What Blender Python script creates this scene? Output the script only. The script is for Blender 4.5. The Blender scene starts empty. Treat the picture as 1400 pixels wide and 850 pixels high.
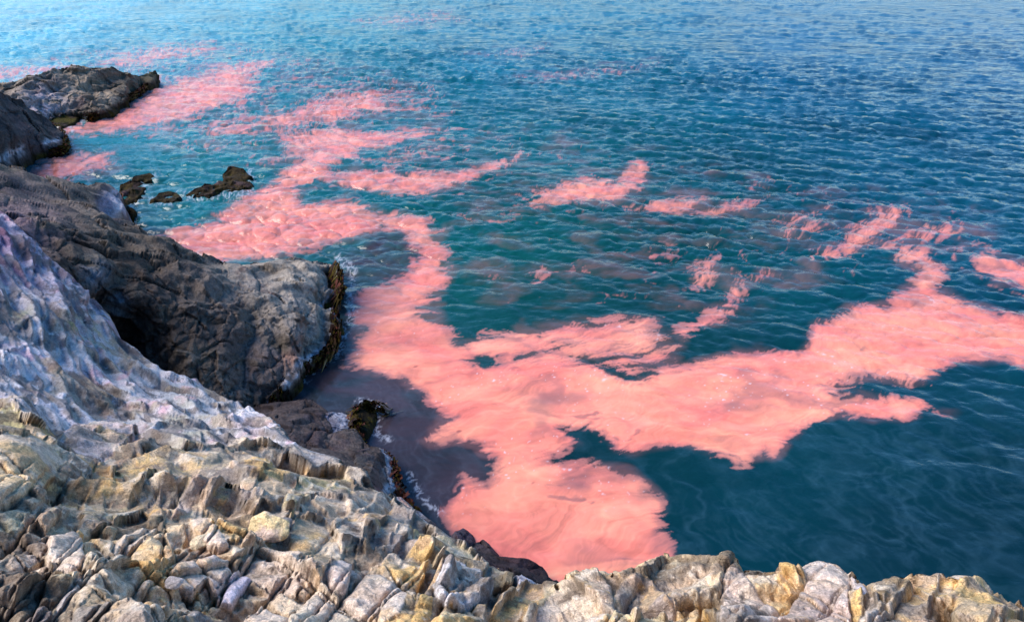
import bpy, math, random, time
import numpy as np
from mathutils import Matrix, Vector
T0 = time.time()
rng = np.random.default_rng(7)
random.seed(7)
sc = bpy.context.scene

# ------------------------------------------------------------------ camera
H = 12.0                      # height of the eye above the sea (m)
PITCH = math.radians(30.0)    # looking down
F = 929.0                     # focal length in photo pixels (photo is 1400 x 850)
cam_d = bpy.data.cameras.new("camera")
cam = bpy.data.objects.new("camera", cam_d)
sc.collection.objects.link(cam)
cam.location = (0, 0, H)
cam.rotation_euler = (math.radians(90) - PITCH, 0, 0)
cam_d.sensor_width = 36.0
cam_d.lens = F / 1400 * 36.0
cam_d.clip_start = 0.05
cam_d.clip_end = 20000
sc.camera = cam

# ------------------------------------------------------------------ light
SUN_EL, SUN_AZ = 46.0, -90.0       # azimuth: degrees clockwise from +Y (the view), so sun stands front left
world = bpy.data.worlds.new("World")
sc.world = world
world.use_nodes = True
wn = world.node_tree
bg = wn.nodes["Background"]
sky = wn.nodes.new("ShaderNodeTexSky")
sky.sky_type = 'NISHITA'
sky.sun_disc = False
sky.sun_elevation = math.radians(SUN_EL)
sky.sun_rotation = math.radians(SUN_AZ)
sky.air_density = 1.0
sky.dust_density = 0.6
sky.ozone_density = 2.5
hs = wn.nodes.new("ShaderNodeHueSaturation")
hs.inputs['Saturation'].default_value = 1.35
wn.links.new(sky.outputs[0], hs.inputs['Color'])
wn.links.new(hs.outputs[0], bg.inputs[0])
bg.inputs[1].default_value = 0.14
sd_ = bpy.data.lights.new("sun", 'SUN')
sd_.energy = 3.0
sd_.angle = math.radians(46)
sd_.color = (1.0, 0.95, 0.88)
sun = bpy.data.objects.new("sun", sd_)
sc.collection.objects.link(sun)
az, el = math.radians(SUN_AZ), math.radians(SUN_EL)
sdir = Vector((math.sin(az) * math.cos(el), math.cos(az) * math.cos(el), math.sin(el)))
sun.rotation_euler = sdir.to_track_quat('Z', 'Y').to_euler()
sc.view_settings.view_transform = 'Standard'
sc.view_settings.look = 'None'
sc.view_settings.exposure = 1.0
sc.view_settings.gamma = 1.0
sc.render.engine = 'CYCLES'
sc.cycles.max_bounces = 4

# ------------------------------------------------------------------ maths helpers
cp, sp = math.cos(PITCH), math.sin(PITCH)
f32 = np.float32


def rays(px, py):
    x = (np.asarray(px, float) - 700) / F
    y = -(np.asarray(py, float) - 425) / F
    d = np.stack([x, cp + y * sp, -sp + y * cp], -1)
    return d / np.linalg.norm(d, axis=-1, keepdims=True)


def at_dist(px, py, d):
    return np.array([0, 0, H]) + rays(px, py) * np.asarray(d, float)[..., None]


def at_z(px, py, z):
    r = rays(px, py)
    return np.array([0, 0, H]) + r * ((np.asarray(z, float) - H) / r[..., 2])[..., None]


def dist_for_z(px, py, z):
    return (z - H) / rays(px, py)[..., 2]


def project(p):
    q = p - np.array([0, 0, H])
    x = q[:, 0]
    zf = q[:, 1] * cp - q[:, 2] * sp
    yu = q[:, 1] * sp + q[:, 2] * cp
    zf = np.where(zf < 0.05, 0.05, zf)
    return 700 + F * x / zf, 425 - F * yu / zf


PERM = rng.permutation(256).astype(np.int32)
PERM = np.concatenate([PERM, PERM])
GR = rng.normal(size=(256, 3)).astype(f32)
GR /= np.linalg.norm(GR, axis=1, keepdims=True)


def sstep(a, b, x):
    t = np.clip((x - a) / (b - a), 0, 1)
    return t * t * (3 - 2 * t)


def noise(p, s=0.0):
    """gradient noise of world points, about -1..1"""
    out = np.empty(len(p), f32)
    for c0 in range(0, len(p), 60000):
        q = (p[c0:c0 + 60000] + s * 17.31 + 1000.0).astype(f32)
        i = np.floor(q).astype(np.int32)
        f = q - i
        u = f * f * f * (f * (f * 6 - 15) + 10)
        ix, iy, iz = i[:, 0] & 255, i[:, 1] & 255, i[:, 2] & 255
        a = [PERM[ix], PERM[(ix + 1) & 255]]
        acc = []
        for dx in (0, 1):
            for dy in (0, 1):
                b = PERM[(a[dx] + iy + dy) & 255]
                for dz in (0, 1):
                    g = GR[PERM[(b + iz + dz) & 255]]
                    acc.append(g[:, 0] * (f[:, 0] - dx) + g[:, 1] * (f[:, 1] - dy) + g[:, 2] * (f[:, 2] - dz))
        ux, uy, uz = u[:, 0], u[:, 1], u[:, 2]
        l = lambda m, n, t: m + t * (n - m)
        y0 = l(l(acc[0], acc[1], uz), l(acc[2], acc[3], uz), uy)
        y1 = l(l(acc[4], acc[5], uz), l(acc[6], acc[7], uz), uy)
        out[c0:c0 + 60000] = l(y0, y1, ux) * 1.5
    return out


def fbm(p, octv=4, s=0.0, gain=0.5):
    a, o, k = 1.0, np.zeros(len(p), f32), 1.0
    for i in range(octv):
        o += a * noise(p * k, s + i * 3.1)
        a *= gain
        k *= 2.03
    return o


def ridged(p, octv=4, s=0.0, gain=0.5):
    a, o, k, w = 1.0, np.zeros(len(p), f32), 1.0, 1.0
    for i in range(octv):
        n = 1 - np.abs(noise(p * k, s + i * 5.3)) * 1.4
        n = np.clip(n, 0, 1) ** 2
        o += a * n * w
        w = np.clip(n * 1.5, 0, 1)
        a *= gain
        k *= 2.07
    return o


def facets(p, s=0.0):
    """3-D cells: returns a faceted height (each cell its own tilted plane), distance to the cell edge, cell random"""
    n = len(p)
    oh, oe, orr = np.empty(n, f32), np.empty(n, f32), np.empty(n, f32)
    for c0 in range(0, n, 60000):
        q = (p[c0:c0 + 60000] + 500.0 + s * 7.7).astype(f32)
        i = np.floor(q).astype(np.int32)
        m = len(q)
        d1 = np.full(m, 9, f32)
        d2 = np.full(m, 9, f32)
        hh = np.zeros(m, f32)
        rr = np.zeros(m, f32)
        for dx in (-1, 0, 1):
            for dy in (-1, 0, 1):
                for dz in (-1, 0, 1):
                    jx, jy, jz = i[:, 0] + dx, i[:, 1] + dy, i[:, 2] + dz
                    k = PERM[(PERM[(PERM[jx & 255] + jy) & 255] + jz) & 255]
                    g = GR[k]
                    v = q - np.stack([jx, jy, jz], -1) - 0.5 - g * 0.42
                    dd = np.einsum('ij,ij->i', v, v)
                    nr = dd < d1
                    d2 = np.where(nr, d1, np.minimum(d2, dd))
                    g2 = GR[(k + 91) & 255]
                    pl = np.einsum('ij,ij->i', v, g2)
                    hh = np.where(nr, pl, hh)
                    rr = np.where(nr, k / 255.0, rr)
                    d1 = np.where(nr, dd, d1)
        oh[c0:c0 + 60000] = hh
        oe[c0:c0 + 60000] = np.sqrt(d2) - np.sqrt(d1)
        orr[c0:c0 + 60000] = rr
    return oh, oe, orr


ROT = np.array(Matrix.Rotation(0.7, 3, Vector((0.3, 0.8, 0.5))))


def lowpoly(p, s=0.0):
    """heights on a jumbled lattice joined by flat planes: broken, angular faces with crisp creases, -0.5..0.5"""
    q = (p @ ROT.T + 300.0 + 13.7 * s)
    i = np.floor(q).astype(np.int32)
    f = q - i
    o = np.argsort(-f, axis=1)
    fs = np.take_along_axis(f, o, 1)
    cur = i.copy()
    H_ = lambda c: PERM[(PERM[(PERM[c[:, 0] & 255] + c[:, 1]) & 255] + c[:, 2]) & 255] / 255.0 - 0.5
    n = np.arange(len(q))
    h0 = H_(cur)
    out = h0 * (1 - fs[:, 0])
    for k in range(3):
        cur[n, o[:, k]] += 1
        nxt = fs[:, k + 1] if k < 2 else 0
        out = out + H_(cur) * (fs[:, k] - nxt)
    return out


def att(lam, foot):
    """fade detail finer than the mesh can carry"""
    return sstep(1.0, 2.6, lam / foot)


def broken(p, scale, foot, seed=0.0, octv=5, gain=0.52, warp=0.16):
    w = np.stack([noise(p / scale * 1.3, seed + 1), noise(p / scale * 1.3, seed + 2), noise(p / scale * 1.3, seed + 3)], -1)
    q = p / scale + warp * w
    a, k, o = 1.0, 1.0, np.zeros(len(p))
    for j in range(octv):
        o = o + a * att(scale / k, foot) * lowpoly(q * k, seed + j * 3.3)
        a *= gain
        k *= 2.17
    return o * scale


def inside(poly, x, y):
    poly = np.asarray(poly, float)
    r = np.zeros(len(x), bool)
    n = len(poly)
    for i in range(n):
        x0, y0 = poly[i]
        x1, y1 = poly[(i + 1) % n]
        if y0 == y1:
            continue
        c = ((y0 > y) != (y1 > y)) & (x < (x1 - x0) * (y - y0) / (y1 - y0) + x0)
        r ^= c
    return r


def edge_dist(poly, x, y, closed=True, near=False):
    poly = np.asarray(poly, float)
    n = len(poly)
    best = np.full(len(x), 1e9)
    bx, by = np.zeros(len(x)), np.zeros(len(x))
    for i in range(n if closed else n - 1):
        x0, y0 = poly[i]
        x1, y1 = poly[(i + 1) % n]
        dx, dy = x1 - x0, y1 - y0
        L = dx * dx + dy * dy + 1e-9
        t = np.clip(((x - x0) * dx + (y - y0) * dy) / L, 0, 1)
        qx, qy = x0 + t * dx, y0 + t * dy
        d = (x - qx) ** 2 + (y - qy) ** 2
        m = d < best
        best = np.where(m, d, best)
        if near:
            bx, by = np.where(m, qx, bx), np.where(m, qy, by)
    if near:
        return np.sqrt(best), bx, by
    return np.sqrt(best)


def tps(pts, vals, reg=0.02):
    pts = np.asarray(pts, float) / 300.0
    n = len(pts)
    r2 = ((pts[:, None] - pts[None]) ** 2).sum(-1)
    K = 0.5 * r2 * np.log(r2 + 1e-9) + reg * np.eye(n)
    Q = np.hstack([np.ones((n, 1)), pts])
    A = np.block([[K, Q], [Q.T, np.zeros((3, 3))]])
    w = np.linalg.solve(A, np.concatenate([vals, np.zeros(3)]))

    def ev(x, y):
        o = w[n] + w[n + 1] * x / 300 + w[n + 2] * y / 300
        for i in range(n):
            r = (x / 300 - pts[i, 0]) ** 2 + (y / 300 - pts[i, 1]) ** 2
            o = o + w[i] * 0.5 * r * np.log(r + 1e-9)
        return o
    return ev


def srgb(r, g, b):
    c = np.array([r, g, b], float) / 255
    return np.where(c <= 0.04045, c / 12.92, ((c + 0.055) / 1.055) ** 2.4)


# ------------------------------------------------------------------ mesh helpers
def vnormals(co, quads):
    a, b, c, d = co[quads[:, 0]], co[quads[:, 1]], co[quads[:, 2]], co[quads[:, 3]]
    fn = np.cross(c - a, d - b)
    n = np.zeros_like(co)
    for k in range(4):
        for ax in range(3):
            n[:, ax] += np.bincount(quads[:, k], fn[:, ax], len(co))
    l = np.linalg.norm(n, axis=1, keepdims=True)
    return n / np.where(l < 1e-12, 1, l)


def make_mesh(name, co, quads, attrs, material, parent=None, normals=None):
    """link one mesh object; attrs: name -> (N,3) colours or (N,) floats"""
    me = bpy.data.meshes.new(name)
    me.vertices.add(len(co))
    me.vertices.foreach_set('co', co.astype(f32).ravel())
    k = quads.shape[1]
    me.loops.add(quads.size)
    me.loops.foreach_set('vertex_index', quads.ravel().astype(np.int32))
    me.polygons.add(len(quads))
    me.polygons.foreach_set('loop_start', (np.arange(len(quads)) * k).astype(np.int32))
    me.update(calc_edges=True)
    me.validate()
    me.polygons.foreach_set('use_smooth', np.ones(len(me.polygons), bool))
    for an, v in attrs.items():
        if v.ndim == 2:
            at = me.attributes.new(an, 'FLOAT_COLOR', 'POINT')
            at.data.foreach_set('color', np.hstack([v, np.ones((len(v), 1))]).astype(f32).ravel())
        else:
            at = me.attributes.new(an, 'FLOAT', 'POINT')
            at.data.foreach_set('value', v.astype(f32))
    if normals is not None:
        me.normals_split_custom_set_from_vertices(normals.astype(float))
    me.materials.append(material)
    o = bpy.data.objects.new(name, me)
    sc.collection.objects.link(o)
    if parent:
        o.parent = parent
    return o


def subset(co, quads, mask):
    q = quads[mask]
    u, inv = np.unique(q, return_inverse=True)
    return u, inv.reshape(q.shape)


def tag(o, label=None, cat=None, group=None, kind=None):
    for k, v in (('label', label), ('category', cat), ('group', group), ('kind', kind)):
        if v:
            o[k] = v
    return o


def empty(name, loc=(0, 0, 0)):
    o = bpy.data.objects.new(name, None)
    sc.collection.objects.link(o)
    o.location = loc
    return o


# ------------------------------------------------------------------ materials
def nt(name):
    m = bpy.data.materials.new(name)
    m.use_nodes = True
    t = m.node_tree
    b = t.nodes["Principled BSDF"]
    return m, t, b


def node(t, kind, **kw):
    n = t.nodes.new(kind)
    for k, v in kw.items():
        if k in n.inputs:
            n.inputs[k].default_value = v
        else:
            setattr(n, k, v)
    return n


def ramp(t, src, p0, c0, p1, c1):
    r = t.nodes.new("ShaderNodeValToRGB")
    r.color_ramp.elements[0].position = p0
    r.color_ramp.elements[0].color = (c0, c0, c0, 1)
    r.color_ramp.elements[1].position = p1
    r.color_ramp.elements[1].color = (c1, c1, c1, 1)
    t.links.new(src, r.inputs[0])
    return r.outputs[0]


def rock_material(name, fine, bump, rough=0.85, spec=0.10):
    """vertex colour times grain; fine = grain size scale per metre"""
    m, t, b = nt(name)
    L = t.links.new
    vc = node(t, "ShaderNodeAttribute", attribute_name="col")
    geo = t.nodes.new("ShaderNodeNewGeometry")
    pos = geo.outputs['Position']
    n1 = node(t, "ShaderNodeTexNoise", Scale=fine, Detail=8.0, Roughness=0.68)
    n2 = node(t, "ShaderNodeTexNoise", Scale=fine * 0.22, Detail=6.0, Roughness=0.6, Distortion=0.8)
    n3 = node(t, "ShaderNodeTexNoise", Scale=fine * 3.2, Detail=3.0, Roughness=0.7)
    for n in (n1, n2, n3):
        L(pos, n.inputs['Vector'])
    vor = node(t, "ShaderNodeTexVoronoi", feature='DISTANCE_TO_EDGE', Scale=fine * 0.35)
    warp = t.nodes.new("ShaderNodeVectorMath")
    warp.operation = 'MULTIPLY_ADD'
    L(n2.outputs['Color'], warp.inputs[0])
    warp.inputs[1].default_value = (2.5 / fine,) * 3
    L(pos, warp.inputs[2])
    L(warp.outputs[0], vor.inputs['Vector'])
    g = ramp(t, n1.outputs[0], 0.3, 0.55, 0.72, 1.4)
    mx = node(t, "ShaderNodeMix", data_type='RGBA', blend_type='MULTIPLY')
    mx.inputs[0].default_value = 1.0
    L(vc.outputs['Color'], mx.inputs[6])
    L(g, mx.inputs[7])
    g2 = ramp(t, n3.outputs[0], 0.35, 0.72, 0.65, 1.25)
    mx2 = node(t, "ShaderNodeMix", data_type='RGBA', blend_type='MULTIPLY')
    mx2.inputs[0].default_value = 1.0
    L(mx.outputs[2], mx2.inputs[6])
    L(g2, mx2.inputs[7])
    L(mx2.outputs[2], b.inputs['Base Color'])
    b.inputs['Roughness'].default_value = rough
    b.inputs['Specular IOR Level'].default_value = spec
    cr = ramp(t, vor.outputs[0], 0.0, 0.0, 0.05, 0.4)
    add = node(t, "ShaderNodeMath", operation='MULTIPLY_ADD')
    L(n1.outputs[0], add.inputs[0])
    add.inputs[1].default_value = 2.0
    L(cr, add.inputs[2])
    add2 = node(t, "ShaderNodeMath", operation='MULTIPLY_ADD')
    L(n2.outputs[0], add2.inputs[0])
    add2.inputs[1].default_value = 4.0
    L(add.outputs[0], add2.inputs[2])
    bp = node(t, "ShaderNodeBump", Strength=1.0, Distance=bump)
    L(add2.outputs[0], bp.inputs['Height'])
    L(bp.outputs[0], b.inputs['Normal'])
    return m


M_rock_near = rock_material("weathered_rock", 48.0, 0.007)
M_rock_far = rock_material("sea_cliff_rock", 9.0, 0.03)


def water_material():
    m, t, b = nt("sea_water")
    L = t.links.new
    vc = node(t, "ShaderNodeAttribute", attribute_name="col")
    rg = node(t, "ShaderNodeAttribute", attribute_name="rgh")
    far = node(t, "ShaderNodeAttribute", attribute_name="chop")
    L(vc.outputs['Color'], b.inputs['Base Color'])
    L(rg.outputs['Fac'], b.inputs['Roughness'])
    b.inputs['IOR'].default_value = 1.333
    geo = t.nodes.new("ShaderNodeNewGeometry")
    mp = node(t, "ShaderNodeMapping")
    mp.inputs['Rotation'].default_value = (0, 0, math.radians(-18))
    mp.inputs['Scale'].default_value = (0.55, 1.0, 1.0)
    L(geo.outputs['Position'], mp.inputs['Vector'])
    a = node(t, "ShaderNodeTexNoise", Scale=1.6, Detail=4.0, Roughness=0.6, Distortion=0.5)
    c = node(t, "ShaderNodeTexNoise", Scale=0.45, Detail=3.0, Roughness=0.55, Distortion=0.4)
    L(mp.outputs[0], a.inputs['Vector'])
    L(mp.outputs[0], c.inputs['Vector'])
    fm = node(t, "ShaderNodeMath", operation='MULTIPLY')
    L(c.outputs[0], fm.inputs[0])
    L(far.outputs['Fac'], fm.inputs[1])
    ad = node(t, "ShaderNodeMath", operation='MULTIPLY_ADD')
    L(fm.outputs[0], ad.inputs[0])
    ad.inputs[1].default_value = 3.0
    am = node(t, "ShaderNodeMath", operation='MULTIPLY')
    L(a.outputs[0], am.inputs[0])
    am2 = node(t, "ShaderNodeMath", operation='MULTIPLY_ADD')
    L(far.outputs['Fac'], am2.inputs[0])
    am2.inputs[1].default_value = 1.0
    am2.inputs[2].default_value = 0.14
    L(am2.outputs[0], am.inputs[1])
    L(am.outputs[0], ad.inputs[2])
    bp = node(t, "ShaderNodeBump", Strength=1.0, Distance=0.2)
    L(ad.outputs[0], bp.inputs['Height'])
    L(bp.outputs[0], b.inputs['Normal'])
    return m


M_water = water_material()


def kelp_material():
    m, t, b = nt("wet_kelp")
    vc = node(t, "ShaderNodeAttribute", attribute_name="col")
    t.links.new(vc.outputs['Color'], b.inputs['Base Color'])
    b.inputs['Roughness'].default_value = 0.22
    b.inputs['Specular IOR Level'].default_value = 0.5
    return m


M_kelp = kelp_material()

# ------------------------------------------------------------------ the sea
WDIR = np.array([-0.34, -0.94])


def ocean(L, N, lmin, lmax, seed, spread=4.0, choppy=1.0):
    r = np.random.default_rng(seed)
    k1 = np.fft.fftfreq(N, L / N) * 2 * np.pi
    kx, ky = np.meshgrid(k1, k1)
    k = np.hypot(kx, ky)
    k[0, 0] = 1
    kp = 2 * np.pi / lmax
    S = np.exp(-1.2 * (kp / k) ** 2) / k ** 3.6 * np.exp(-(k * lmin / 2 / np.pi) ** 2)
    ca = np.abs((kx * WDIR[0] + ky * WDIR[1]) / k)
    S *= ca ** spread + 0.06
    S[0, 0] = 0
    h = (r.normal(size=(N, N)) + 1j * r.normal(size=(N, N))) * np.sqrt(S)
    hh = np.fft.ifft2(h)
    s = hh.real.std()
    dx = np.fft.ifft2(-1j * kx / k * h).real / s
    dy = np.fft.ifft2(-1j * ky / k * h).real / s
    return L, N, hh.real / s, dx * choppy, dy * choppy


def sample_ocean(oc, x, y):
    L, N, *fs = oc
    u, v = (x / L * N) % N, (y / L * N) % N
    i, j = u.astype(int), v.astype(int)
    a, b = u - i, v - j
    i1, j1 = (i + 1) % N, (j + 1) % N
    i, j = i % N, j % N
    return [f[j, i] * (1 - a) * (1 - b) + f[j, i1] * a * (1 - b) + f[j1, i] * (1 - a) * b + f[j1, i1] * a * b for f in fs]


# outlines of the bloom, read off the photograph and laid on the water plane (outline, strength)
BLOOM = [
    ([(205, 325), (250, 308), (290, 300), (300, 285), (340, 265), (375, 255), (385, 240), (410, 225), (420, 205), (385, 185), (450, 175), (520, 180), (560, 185), (500, 200), (480, 215), (440, 225), (460, 233), (540, 235), (600, 235), (650, 228), (720, 213), (690, 228), (640, 245), (600, 262), (560, 265), (500, 255), (440, 250), (400, 252), (420, 280), (480, 276), (530, 292), (580, 301), (602, 310), (600, 325), (612, 345), (615, 370), (608, 395), (590, 410), (570, 420), (590, 430), (620, 450), (640, 480), (660, 500), (690, 500), (720, 490), (760, 485), (800, 492), (860, 520), (910, 505), (950, 500), (985, 485), (1010, 475), (1080, 480), (1095, 475), (1110, 450), (1150, 430), (1165, 420), (1200, 415), (1230, 400), (1250, 385), (1260, 370), (1225, 345), (1210, 340), (1230, 335), (1265, 345), (1290, 365), (1285, 395), (1320, 415), (1400, 430), (1500, 440), (1500, 490), (1400, 495), (1370, 488), (1310, 495), (1260, 520), (1200, 520), (1130, 528), (1200, 542), (1260, 545), (1262, 558), (1230, 572), (1190, 570), (1150, 565), (1110, 575), (1080, 600), (1055, 622), (1040, 615), (1015, 640), (990, 625), (930, 612), (870, 620), (850, 615), (806, 583), (764, 590), (788, 604), (746, 628), (775, 637), (810, 632), (850, 640), (880, 670), (900, 700), (920, 750), (935, 800), (920, 900), (650, 900), (640, 760), (615, 720), (606, 700), (622, 680), (632, 650), (666, 666), (674, 640), (663, 604), (625, 596), (590, 606), (575, 600), (615, 570), (570, 540), (530, 510), (490, 497), (470, 497), (480, 480), (500, 450), (480, 430), (490, 410), (540, 385), (560, 370), (575, 350), (560, 320), (520, 310), (480, 325), (440, 335), (380, 345), (300, 362), (240, 350), (205, 335)], 1.0),
    ([(92, 178), (130, 165), (160, 155), (185, 140), (215, 120), (260, 108), (310, 92), (370, 86), (335, 108), (355, 122), (330, 140), (290, 148), (250, 162), (200, 168), (150, 178), (110, 183)], 0.86),
    ([(270, 178), (300, 165), (340, 160), (400, 150), (430, 130), (500, 122), (570, 128), (520, 140), (570, 150), (500, 162), (430, 174), (350, 184), (290, 188)], 0.62),
    ([(380, 190), (420, 180), (520, 178), (600, 180), (560, 192), (500, 203), (440, 215), (400, 215)], 0.7),
    ([(120, 85), (200, 62), (290, 58), (305, 72), (240, 85), (180, 97), (140, 95)], 0.56),
    ([(-60, 100), (0, 96), (60, 90), (95, 90), (60, 102), (20, 108), (-60, 110)], 0.75),
    ([(470, 28), (600, 12), (640, 26), (540, 40)], 0.42),
    ([(640, 75), (700, 68), (760, 62), (720, 78)], 0.40),
    ([(700, 105), (800, 95), (900, 85), (860, 98), (760, 112)], 0.42),
    ([(710, 262), (760, 255), (800, 245), (840, 248), (875, 222), (884, 245), (850, 270), (830, 280), (780, 274), (740, 280)], 0.80),
    ([(860, 285), (900, 275), (930, 268), (960, 270), (930, 292), (900, 293)], 0.72),
    ([(945, 288), (1000, 275), (1032, 276), (990, 294)], 0.64),
    ([(1010, 248), (1035, 242), (1055, 250), (1030, 256)], 0.46),
    ([(1042, 302), (1080, 288), (1125, 284), (1090, 300), (1060, 307)], 0.58),
    ([(1060, 318), (1110, 303), (1135, 310), (1100, 324)], 0.62),
    ([(1115, 347), (1150, 330), (1180, 305), (1200, 288), (1235, 288), (1218, 310), (1190, 325), (1175, 344), (1140, 352)], 0.78),
    ([(1205, 332), (1240, 308), (1295, 302), (1330, 320), (1260, 332)], 0.56),
    ([(1315, 368), (1345, 342), (1400, 362), (1500, 388), (1400, 398), (1350, 380)], 0.62),
    ([(938, 393), (958, 360), (977, 356), (967, 380), (950, 398)], 0.74),
    ([(925, 452), (960, 435), (990, 415), (1010, 385), (1050, 368), (1064, 378), (1020, 397), (1000, 427), (965, 452), (935, 464)], 0.62),
    ([(745, 440), (800, 436), (850, 432), (905, 426), (890, 455), (935, 470), (910, 500), (860, 515), (800, 495), (720, 485), (690, 470), (640, 440), (700, 450)], 0.52),
    ([(855, 348), (890, 340), (920, 355), (890, 362)], 0.50),
    ([(715, 362), (745, 358), (745, 374), (725, 374)], 0.52),
    ([(600, 460), (680, 455), (740, 480), (700, 500), (640, 490)], 0.55),
    ([(50, 243), (55, 225), (90, 213), (145, 211), (155, 225), (110, 237), (80, 250)], 0.80),
    ([(560, 150), (760, 170), (1000, 230), (1330, 270), (1400, 330), (1300, 380), (1100, 400), (960, 470), (800, 440), (640, 420), (620, 330), (560, 250)], 0.17),
    ([(60, 60), (320, 50), (600, 110), (660, 180), (540, 260), (380, 240), (120, 190), (60, 110)], 0.24),
    ([(1280, 550), (1305, 560), (1300, 572), (1275, 565)], 0.5),
]
# brownish thin water along the shore
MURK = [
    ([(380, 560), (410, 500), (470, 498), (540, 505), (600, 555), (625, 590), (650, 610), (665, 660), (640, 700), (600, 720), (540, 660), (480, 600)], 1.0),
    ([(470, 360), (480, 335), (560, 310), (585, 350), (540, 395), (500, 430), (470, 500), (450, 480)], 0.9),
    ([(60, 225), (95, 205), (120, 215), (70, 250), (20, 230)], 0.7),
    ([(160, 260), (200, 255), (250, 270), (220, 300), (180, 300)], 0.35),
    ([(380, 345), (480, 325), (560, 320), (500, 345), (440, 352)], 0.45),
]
# rock feet on the water, for foam
SHORE = [
    [(462, 352), (484, 372), (482, 392), (478, 412), (482, 425), (470, 462), (462, 482), (430, 505), (400, 535), (375, 560)],
    [(490, 550), (518, 553), (520, 565), (512, 590), (530, 600)],
    [(560, 650), (575, 680), (600, 700)],
    [(214, 104), (205, 118), (170, 138), (140, 157), (115, 160), (92, 182), (93, 200), (80, 210), (20, 216), (0, 228)],
    [(342, 235), (340, 262), (300, 266), (258, 268)],
    [(244, 266), (230, 277), (208, 275)],
    [(186, 248), (200, 250), (211, 243)],
    [(198, 258), (190, 272), (178, 282), (180, 298), (190, 312)],
]


def build_sea():
    daz = np.linspace(-51.5, 51.5, 1200)
    az = np.radians(np.concatenate([np.linspace(-178, -53, 26), daz, np.linspace(53, 178, 26)]))
    dn = np.radians(np.concatenate([np.linspace(86, 58, 6)[:-1], np.linspace(58, 3.6, 660), [3.0, 2.4, 1.8, 1.2, 0.8, 0.4, 0.2, 0.1]]))
    rad = H / np.tan(dn)
    A, R = np.meshgrid(az, rad)
    x, y = (R * np.sin(A)).ravel(), (R * np.cos(A)).ravel()
    r = R.ravel()
    nr, nc = R.shape
    idx = np.arange(nr * nc).reshape(nr, nc)
    q = np.stack([idx[:-1, :-1], idx[:-1, 1:], idx[1:, 1:], idx[1:, :-1]], -1).reshape(-1, 4)
    base = np.stack([x, y, np.zeros_like(x)], -1)
    px, py = project(base)
    behind = y < 1
    # calmer towards the cove below the cliff
    calm = sstep(13, 34, r) * 0.78 + 0.22
    calm *= 1 - 0.35 * sstep(300, 80, np.abs(px - 560)) * sstep(420, 520, py)
    oa = ocean(61.0, 512, 0.3, 2.2, 3, 5.0)
    ob = ocean(23.0, 512, 0.12, 0.9, 5, 3.0)
    ha, xa, ya = sample_ocean(oa, x, y)
    hb, xb, yb = sample_ocean(ob, x * 0.94 + y * 0.34, y * 0.94 - x * 0.34)
    patch = 0.8 + 0.45 * fbm(base * np.array([0.05, 0.09, 1]), 3, 31)
    f_b = sstep(130, 45, r) * (0.4 + 0.6 * sstep(14, 30, r))
    f_a = sstep(700, 180, r)
    amp = calm * patch
    co = base.copy()
    A1, A2 = 0.062, 0.026
    co[:, 2] = amp * (A1 * ha * f_a + A2 * hb * f_b)
    co[:, 0] += amp * (A1 * xa * f_a * 1.3 + 1.4 * A2 * (xb * 0.94 - yb * 0.34) * f_b)
    co[:, 1] += amp * (A1 * ya * f_a * 1.3 + 1.4 * A2 * (xb * 0.34 + yb * 0.94) * f_b)

    # bloom field
    wp = base * np.array([0.42, 0.62, 1])
    w1, w2 = fbm(wp, 4, 1.0), fbm(wp, 4, 9.0)
    wpx = px + w1 * 9
    wpy = py + w2 * 7 * np.clip((py - 40) / 400, 0.3, 1)
    field = np.zeros(len(x))
    ok = (~behind) & (r < 400)
    for poly, w in BLOOM:
        P = np.array(poly, float)
        bb = ok & (wpx > P[:, 0].min() - 40) & (wpx < P[:, 0].max() + 40) & (wpy > P[:, 1].min() - 40) & (wpy < P[:, 1].max() + 40)
        ii = np.nonzero(bb)[0]
        # outlines are foreshortened: measure across them with the vertical stretched
        fs = np.array([1.0, 1.6])
        ins = inside(P, wpx[ii], wpy[ii])
        d = edge_dist(P * fs, wpx[ii] * fs[0], wpy[ii] * fs[1])
        s = np.where(ins, d, -d)
        soft = 21 if w > 0.9 else 26
        v = np.clip(0.5 + 0.5 * s / soft, 0, 1) * w * (1.31 if w < 0.9 else 1.0)
        field[ii] = np.maximum(field[ii], v)
    aniso = np.array([0.8, 1.3, 1])
    pw = base * aniso
    pw = pw + np.stack([w2, w1, w1 * 0], -1) * 0.9
    nz = fbm(pw * 0.9, 6, 4.0, 0.58)
    nzf = fbm(pw * 3.1, 4, 6.0, 0.6)
    # streaks drawn out by the current, curling with the warp
    fa, fb_ = np.array([0.72, 0.69]), np.array([-0.69, 0.72])
    ang_ = 0.5 * fbm(base * 0.07, 2, 180)
    tt_ = math.radians(44) + math.radians(28) * sstep(26, 50, r)
    ax_, ay_ = np.cos(ang_ + tt_), np.sin(ang_ + tt_)
    U_ = base[:, 0] * ax_ + base[:, 1] * ay_ + 1.3 * w1
    V_ = -base[:, 0] * ay_ + base[:, 1] * ax_ + 0.9 * w2
    fil = fbm(np.stack([U_ * 0.15, V_ * 1.15, 0 * U_], -1), 5, 183, 0.62)
    filf = ridged(np.stack([U_ * 0.7, V_ * 3.0, 0 * U_ + 3], -1), 4, 187, 0.6) - 0.9
    farb = sstep(22, 34, r)
    nsum = nz * (0.26 - 0.10 * farb) + nzf * 0.12 + fil * (0.34 - 0.04 * farb) + filf * (0.12 + 0.02 * farb)
    edge = field + nsum * sstep(0.02, 0.3, field) * (1 - 0.62 * sstep(0.8, 1.0, field) * sstep(260, 420, py))
    dens = (0.68 * sstep(0.40, 0.60, edge) + 0.32 * sstep(0.45, 1.0, edge)) * (0.60 + 0.40 * sstep(0.30, 0.60, field))
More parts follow.
